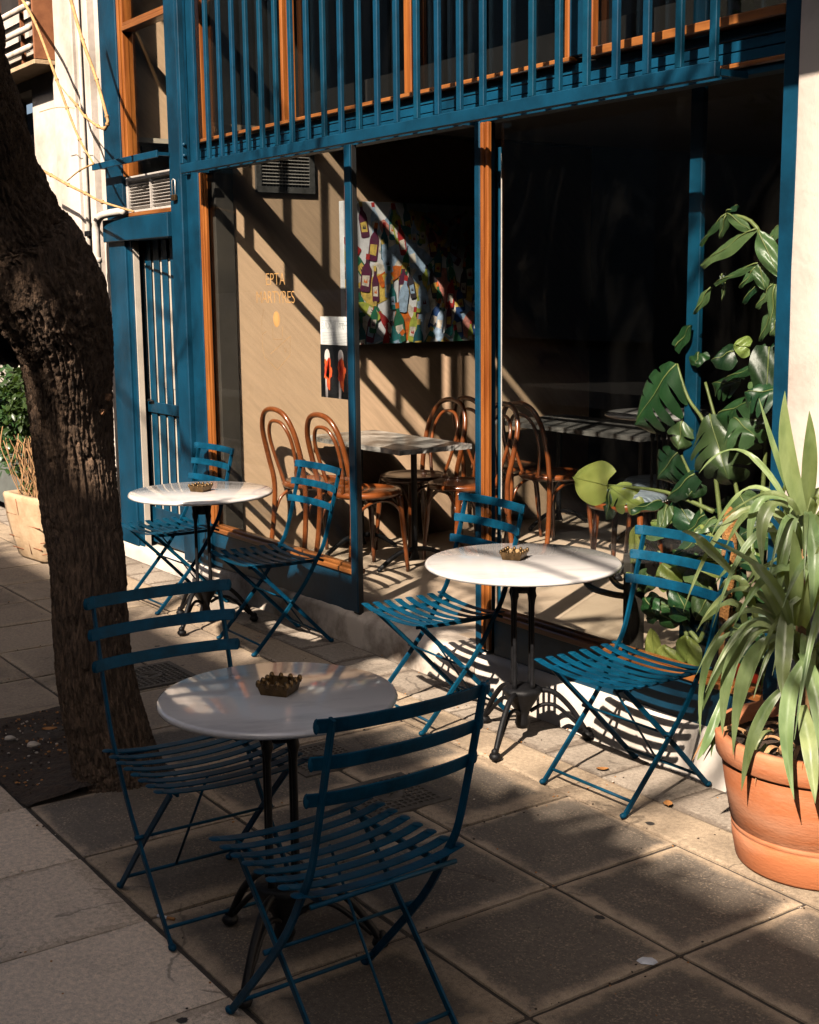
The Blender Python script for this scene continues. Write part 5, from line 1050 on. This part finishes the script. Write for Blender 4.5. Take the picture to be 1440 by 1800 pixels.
b = MB(); b.box(-9.52, -9.40, 3.435, 3.4595, 1.55, 2.0, 0, .003); b.build('shutter', 'cream', wnn)
b = MB(); b.box(-9.395, -9.235, 3.445, 3.4595, 1.30, 1.98); b.build('pane', 'black', wnn)
bc = bpy.data.objects.new('balcony', None); COL.objects.link(bc); bc.parent = nb
b = MB(); b.box(-9.165, -9.145, 3.262, 3.46, 3.325, 4.6, 0, .003); b.build('end_panel', 'rust', bc)
b = MB(); b.box(-11.6, -9.146, 3.258, 3.46, 3.292, 3.324, 0, .004); b.build('floor_edge', 'planter', bc)
for z in (3.405, 3.53, 3.675): b = MB(); b.tube([(-11.6, 3.245, z), (-9.166, 3.245, z)], 0.021, 10); b.build('pipe_rail', 'tube', bc)
for z in (3.34, 3.44, 3.565): b = MB(); b.box(-11.6, -9.17, 3.30, 3.315, z, z+0.06); b.build('slat', 'cream', bc)
for x in (-9.42, -9.9, -10.4): b = MB(); b.box(x-.012, x+.012, 3.27, 3.295, 3.33, 3.85); b.build('strut', 'rust', bc)
dp = thing('drain_pipe', 'white painted drain pipe bending down beside the blue door bay', 'pipe')
b = MB(); b.tube(bez([(-8.06, 3.40, 2.262), (-8.28, 3.385, 2.258), (-8.40, 3.375, 2.243), (-8.462, 3.37, 2.195), (-8.475, 3.37, 2.12)], 6)+[Vector((-8.478, 3.37, 1.2)), Vector((-8.478, 3.37, 0.05))], 0.026, 14); b.build('pipe', 'white', dp)
for z in (1.95, 1.1): b = MB(); b.lathe([(0.029, z), (0.033, z+.004), (0.033, z+.03), (0.029, z+.034)], 14, 0, (-8.477, 3.37, 0)); b.build('clip', 'white', dp)
dq = thing('thin_pipe', 'slim pale pipe running up the pilaster of the neighbouring house', 'pipe')
b = MB(); b.tube([(-8.70, 3.41, 0.02), (-8.70, 3.41, 6.9)], 0.014, 10); b.build('pipe', 'white', dq)
b = MB(); b.box(-8.72, -8.65, 3.385, 3.4295, 2.13, 2.165, 0, .003); b.build('bracket', 'iron', dq)
for i, pts in enumerate(VINES):
    n_ = 5*(len(pts)-1)+1; r0 = (0.0105, 0.006, 0.011, 0.011, 0.003, 0.004)[i]
    b = MB(); b.tube(bez(pts, 5), [r0*(1-0.45*k/n_) for k in range(n_)], 7)
    for q in pts[1:-1]: b.ball(q, r0*1.25, 0, (1, 1, 1), 6)
    o = b.build('vine_branch', 'vine')
    tag(o, ('thick dry vine falling diagonally from the brown balcony panel', 'short dry vine twig forking leftward at the end of the long diagonal vine', 'dry vine hanging in a long hook beside the blue column', 'dry vine reaching from the tree trunk to the top of the gated door',
            'thin dry twig sticking out level across the white pilaster', 'thin dry twig between the diagonal vine and the hooked vine')[i], 'vine', 'dry vine stems in front of the white pilaster')

# ============================================================ ACROSS THE STREET (seen in the glass, and casting the shade)
op = thing('opposite_building', 'rendered apartment block across the street seen in window reflections', 'building')
part('wall', 'facw', [(-15, 26, -16, -8.0, 0, 10.72)], op)
part('cornice', 'facw', [(-15, 26, -7.999, -7.9, 10.40, 10.70)], op)
me1 = None
for fl_ in range(3):
    for k in range(12):
        x = -12+k*3.1; z = 1.1+fl_*3.2
        if me1 is None:
            b = MB(); b.box(0, 1.1, -7.999, -7.94, 0, 1.7); me1 = b.mesh('window', 'shut')
        link('window', me1, op, (x, 0, z))
# bare trees on the far kerb: their branches show in the panes and their tops reach into the sun
for i, (x, y, s, h) in enumerate(((-9.0, -5.2, 31, 4.2), (-5.2, -5.4, 32, 4.0), (-1.6, -5.0, 33, 4.4), (2.4, -5.2, 34, 4.0))):
    t = thing('bare_tree', ('bare winter tree opposite, farthest left', 'bare winter tree opposite the left window', 'bare winter tree opposite the doorway', 'bare winter tree opposite the right window')[i], 'tree', (0, 0, 0), 0, 'bare trees along the far kerb')
    rg = random.Random(s); b = MB(); b.tube([(x, y, -0.1), (x+.1, y, h*.5), (x+.05, y+.1, h*.8)], [.15, .12, .10], 10); b.build('trunk', 'barksmooth', t)
    b = MB()
    for q in range(4):
        a = q*1.6+rg.random(); limb(b, Vector((x+.05, y+.1, h*.75)), Vector((math.cos(a)*.7, math.sin(a)*.7, 1)), 0.075, 6, rg)
    tag(b.build('branches', 'barksmooth', t), kind='stuff')
# unseen balcony over the cafe's right end, placed to shade the pillar top
ba = thing('unseen_overhang', 'unseen concrete slab shading the right end of the cafe', 'balcony')
part('slab', 'conc', [(-2.49, 2.5, 2.40, 3.39, 3.385, 3.56)], ba)
part('parapet', 'conc', [(-2.49, 2.5, 2.40, 2.50, 3.561, 4.5)], ba)
# unseen evergreens added over the roadway edge, in the shade of the block: they close off the sky above the near tables
for i, (x, y, z, s) in enumerate(((-7.4, -3.3, 4.1, 51), (-3.6, -3.4, 4.0, 52), (0.2, -3.3, 4.2, 53), (3.8, -3.2, 4.1, 54))):
    t = thing('sky_screen_tree', ('unseen evergreen added to block sky, across from the gated door', 'unseen evergreen added to block sky, across from the left window', 'unseen evergreen added to block sky, across from the doorway', 'unseen evergreen added to block sky, across from the terracotta pot')[i], 'tree', (0, 0, 0), 0, 'unseen evergreens added to block the sky')
    b = MB(); b.tube([(x, y, -0.1), (x+.1, y, 1.6), (x, y, z)], [.13, .11, .08], 10); b.build('trunk', 'barksmooth', t)
    leaf_cloud('crown', (x, y, z), (2.1, 1.7, 1.25), 4200, 0.24, 'bush', t, random.Random(s))
# a bare tree behind the camera whose thin twigs dapple the front
nt_ = thing('near_tree', 'slender bare street tree standing behind the camera', 'tree')
rg = random.Random(77); b = MB(); b.tube([(0.9, -0.7, -0.1), (1.0, -0.75, 2.0), (0.8, -0.8, 4.4)], [.10, .08, .05], 10); b.build('trunk', 'barksmooth', nt_)
b = MB()
for dv in ((-1, .1, .5), (-1, -.4, .4)): limb(b, Vector((0.8, -0.8, 4.2)), Vector(dv), 0.028, 3, rg, 0.5, 0.0)
for (p, dv) in (((-1.5, -1.0, 5.2), (-1, 0, .2)), ((-2.2, -1.4, 6.0), (-.8, .2, .4)), ((-4.6, -1.2, 5.4), (-1, .3, 0))): limb(b, Vector(p), Vector(dv), 0.026, 3, rg, 0.6, 0.0)
b.tube(bez([(0.8, -0.8, 4.3), (-1.5, -1.0, 5.2), (-3.2, -1.2, 5.6), (-4.6, -1.2, 5.4), (-6.2, -1.0, 5.7)], 5), [.028-.001*i for i in range(21)], 6); b.tube(bez([(0.8, -0.8, 4.0), (-1.6, -0.6, 4.5), (-3.0, -0.6, 4.2)], 5), 0.014, 6)
tag(b.build('branches', 'barksmooth', nt_), kind='stuff')

fb = thing('distant_block', 'unseen long dark block added beyond the end of the opposite building', 'building')  # unseen, added so the right pane mirrors it instead of open sky
part('wall', 'shut', [(-120, -15.5, -34, -24, 0, 17.5)], fb); part('roof_edge', 'facw', [(-120, -15.5, -23.99, -23.6, 17.0, 17.6)], fb)
eb = thing('end_block', 'dark apartment block closing the far end of the street', 'building')
part('wall', 'shut', [(-130, -100, -23, 30, 0, 26)], eb); part('roof_edge', 'facw', [(-99.99, -99.5, -23, 30, 25.5, 26.1)], eb)
# parked van far along the kerb: the pale patch mirrored in the left window
van = thing('parked_van', 'white van parked in the sun far along the kerb', 'van', (-19.6, -3.6, -0.13))
b = MB(); pr = [(-2.3, .35), (-2.3, .85), (-2.1, 1.0), (-1.35, 1.15), (-0.75, 1.85), (2.2, 1.9), (2.3, 1.75), (2.3, .35)]
for s, fl_ in ((-0.86, 1), (0.86, -1)): b.poly([(x, s*(1 if z < 1.2 else .93), z) for x, z in pr][::fl_])
for i in range(len(pr)):
    (x0, z0), (x1, z1) = pr[i], pr[(i+1) % len(pr)]; k0 = 1 if z0 < 1.2 else .93; k1 = 1 if z1 < 1.2 else .93
    b.poly([(x0, -.86*k0, z0), (x0, .86*k0, z0), (x1, .86*k1, z1), (x1, -.86*k1, z1)])
b.build('body', 'paper', van)
for s in (-1, 1):
    b = MB(); b.box(-1.15, 0.0, s*.845-.02, s*.845+.02, 1.2, 1.68); b.build('side_window', 'black', van)
b = MB(); b.poly([(-1.345, -.72, 1.19), (-1.345, .72, 1.19), (-.80, .70, 1.80), (-.80, -.70, 1.80)]); b.build('windscreen', 'black', van)
for x in (-1.5, 1.5):
    for s in (-1, 1):
        b = MB(); b.tube([(x, s*.70, .32), (x, s*.88, .32)], 0.32, 18); o = b.build('wheel', 'black', van)
        b = MB(); b.tube([(x, s*.881, .32), (x, s*.89, .32)], 0.18, 14); b.build('hub_cap', 'alu', o)
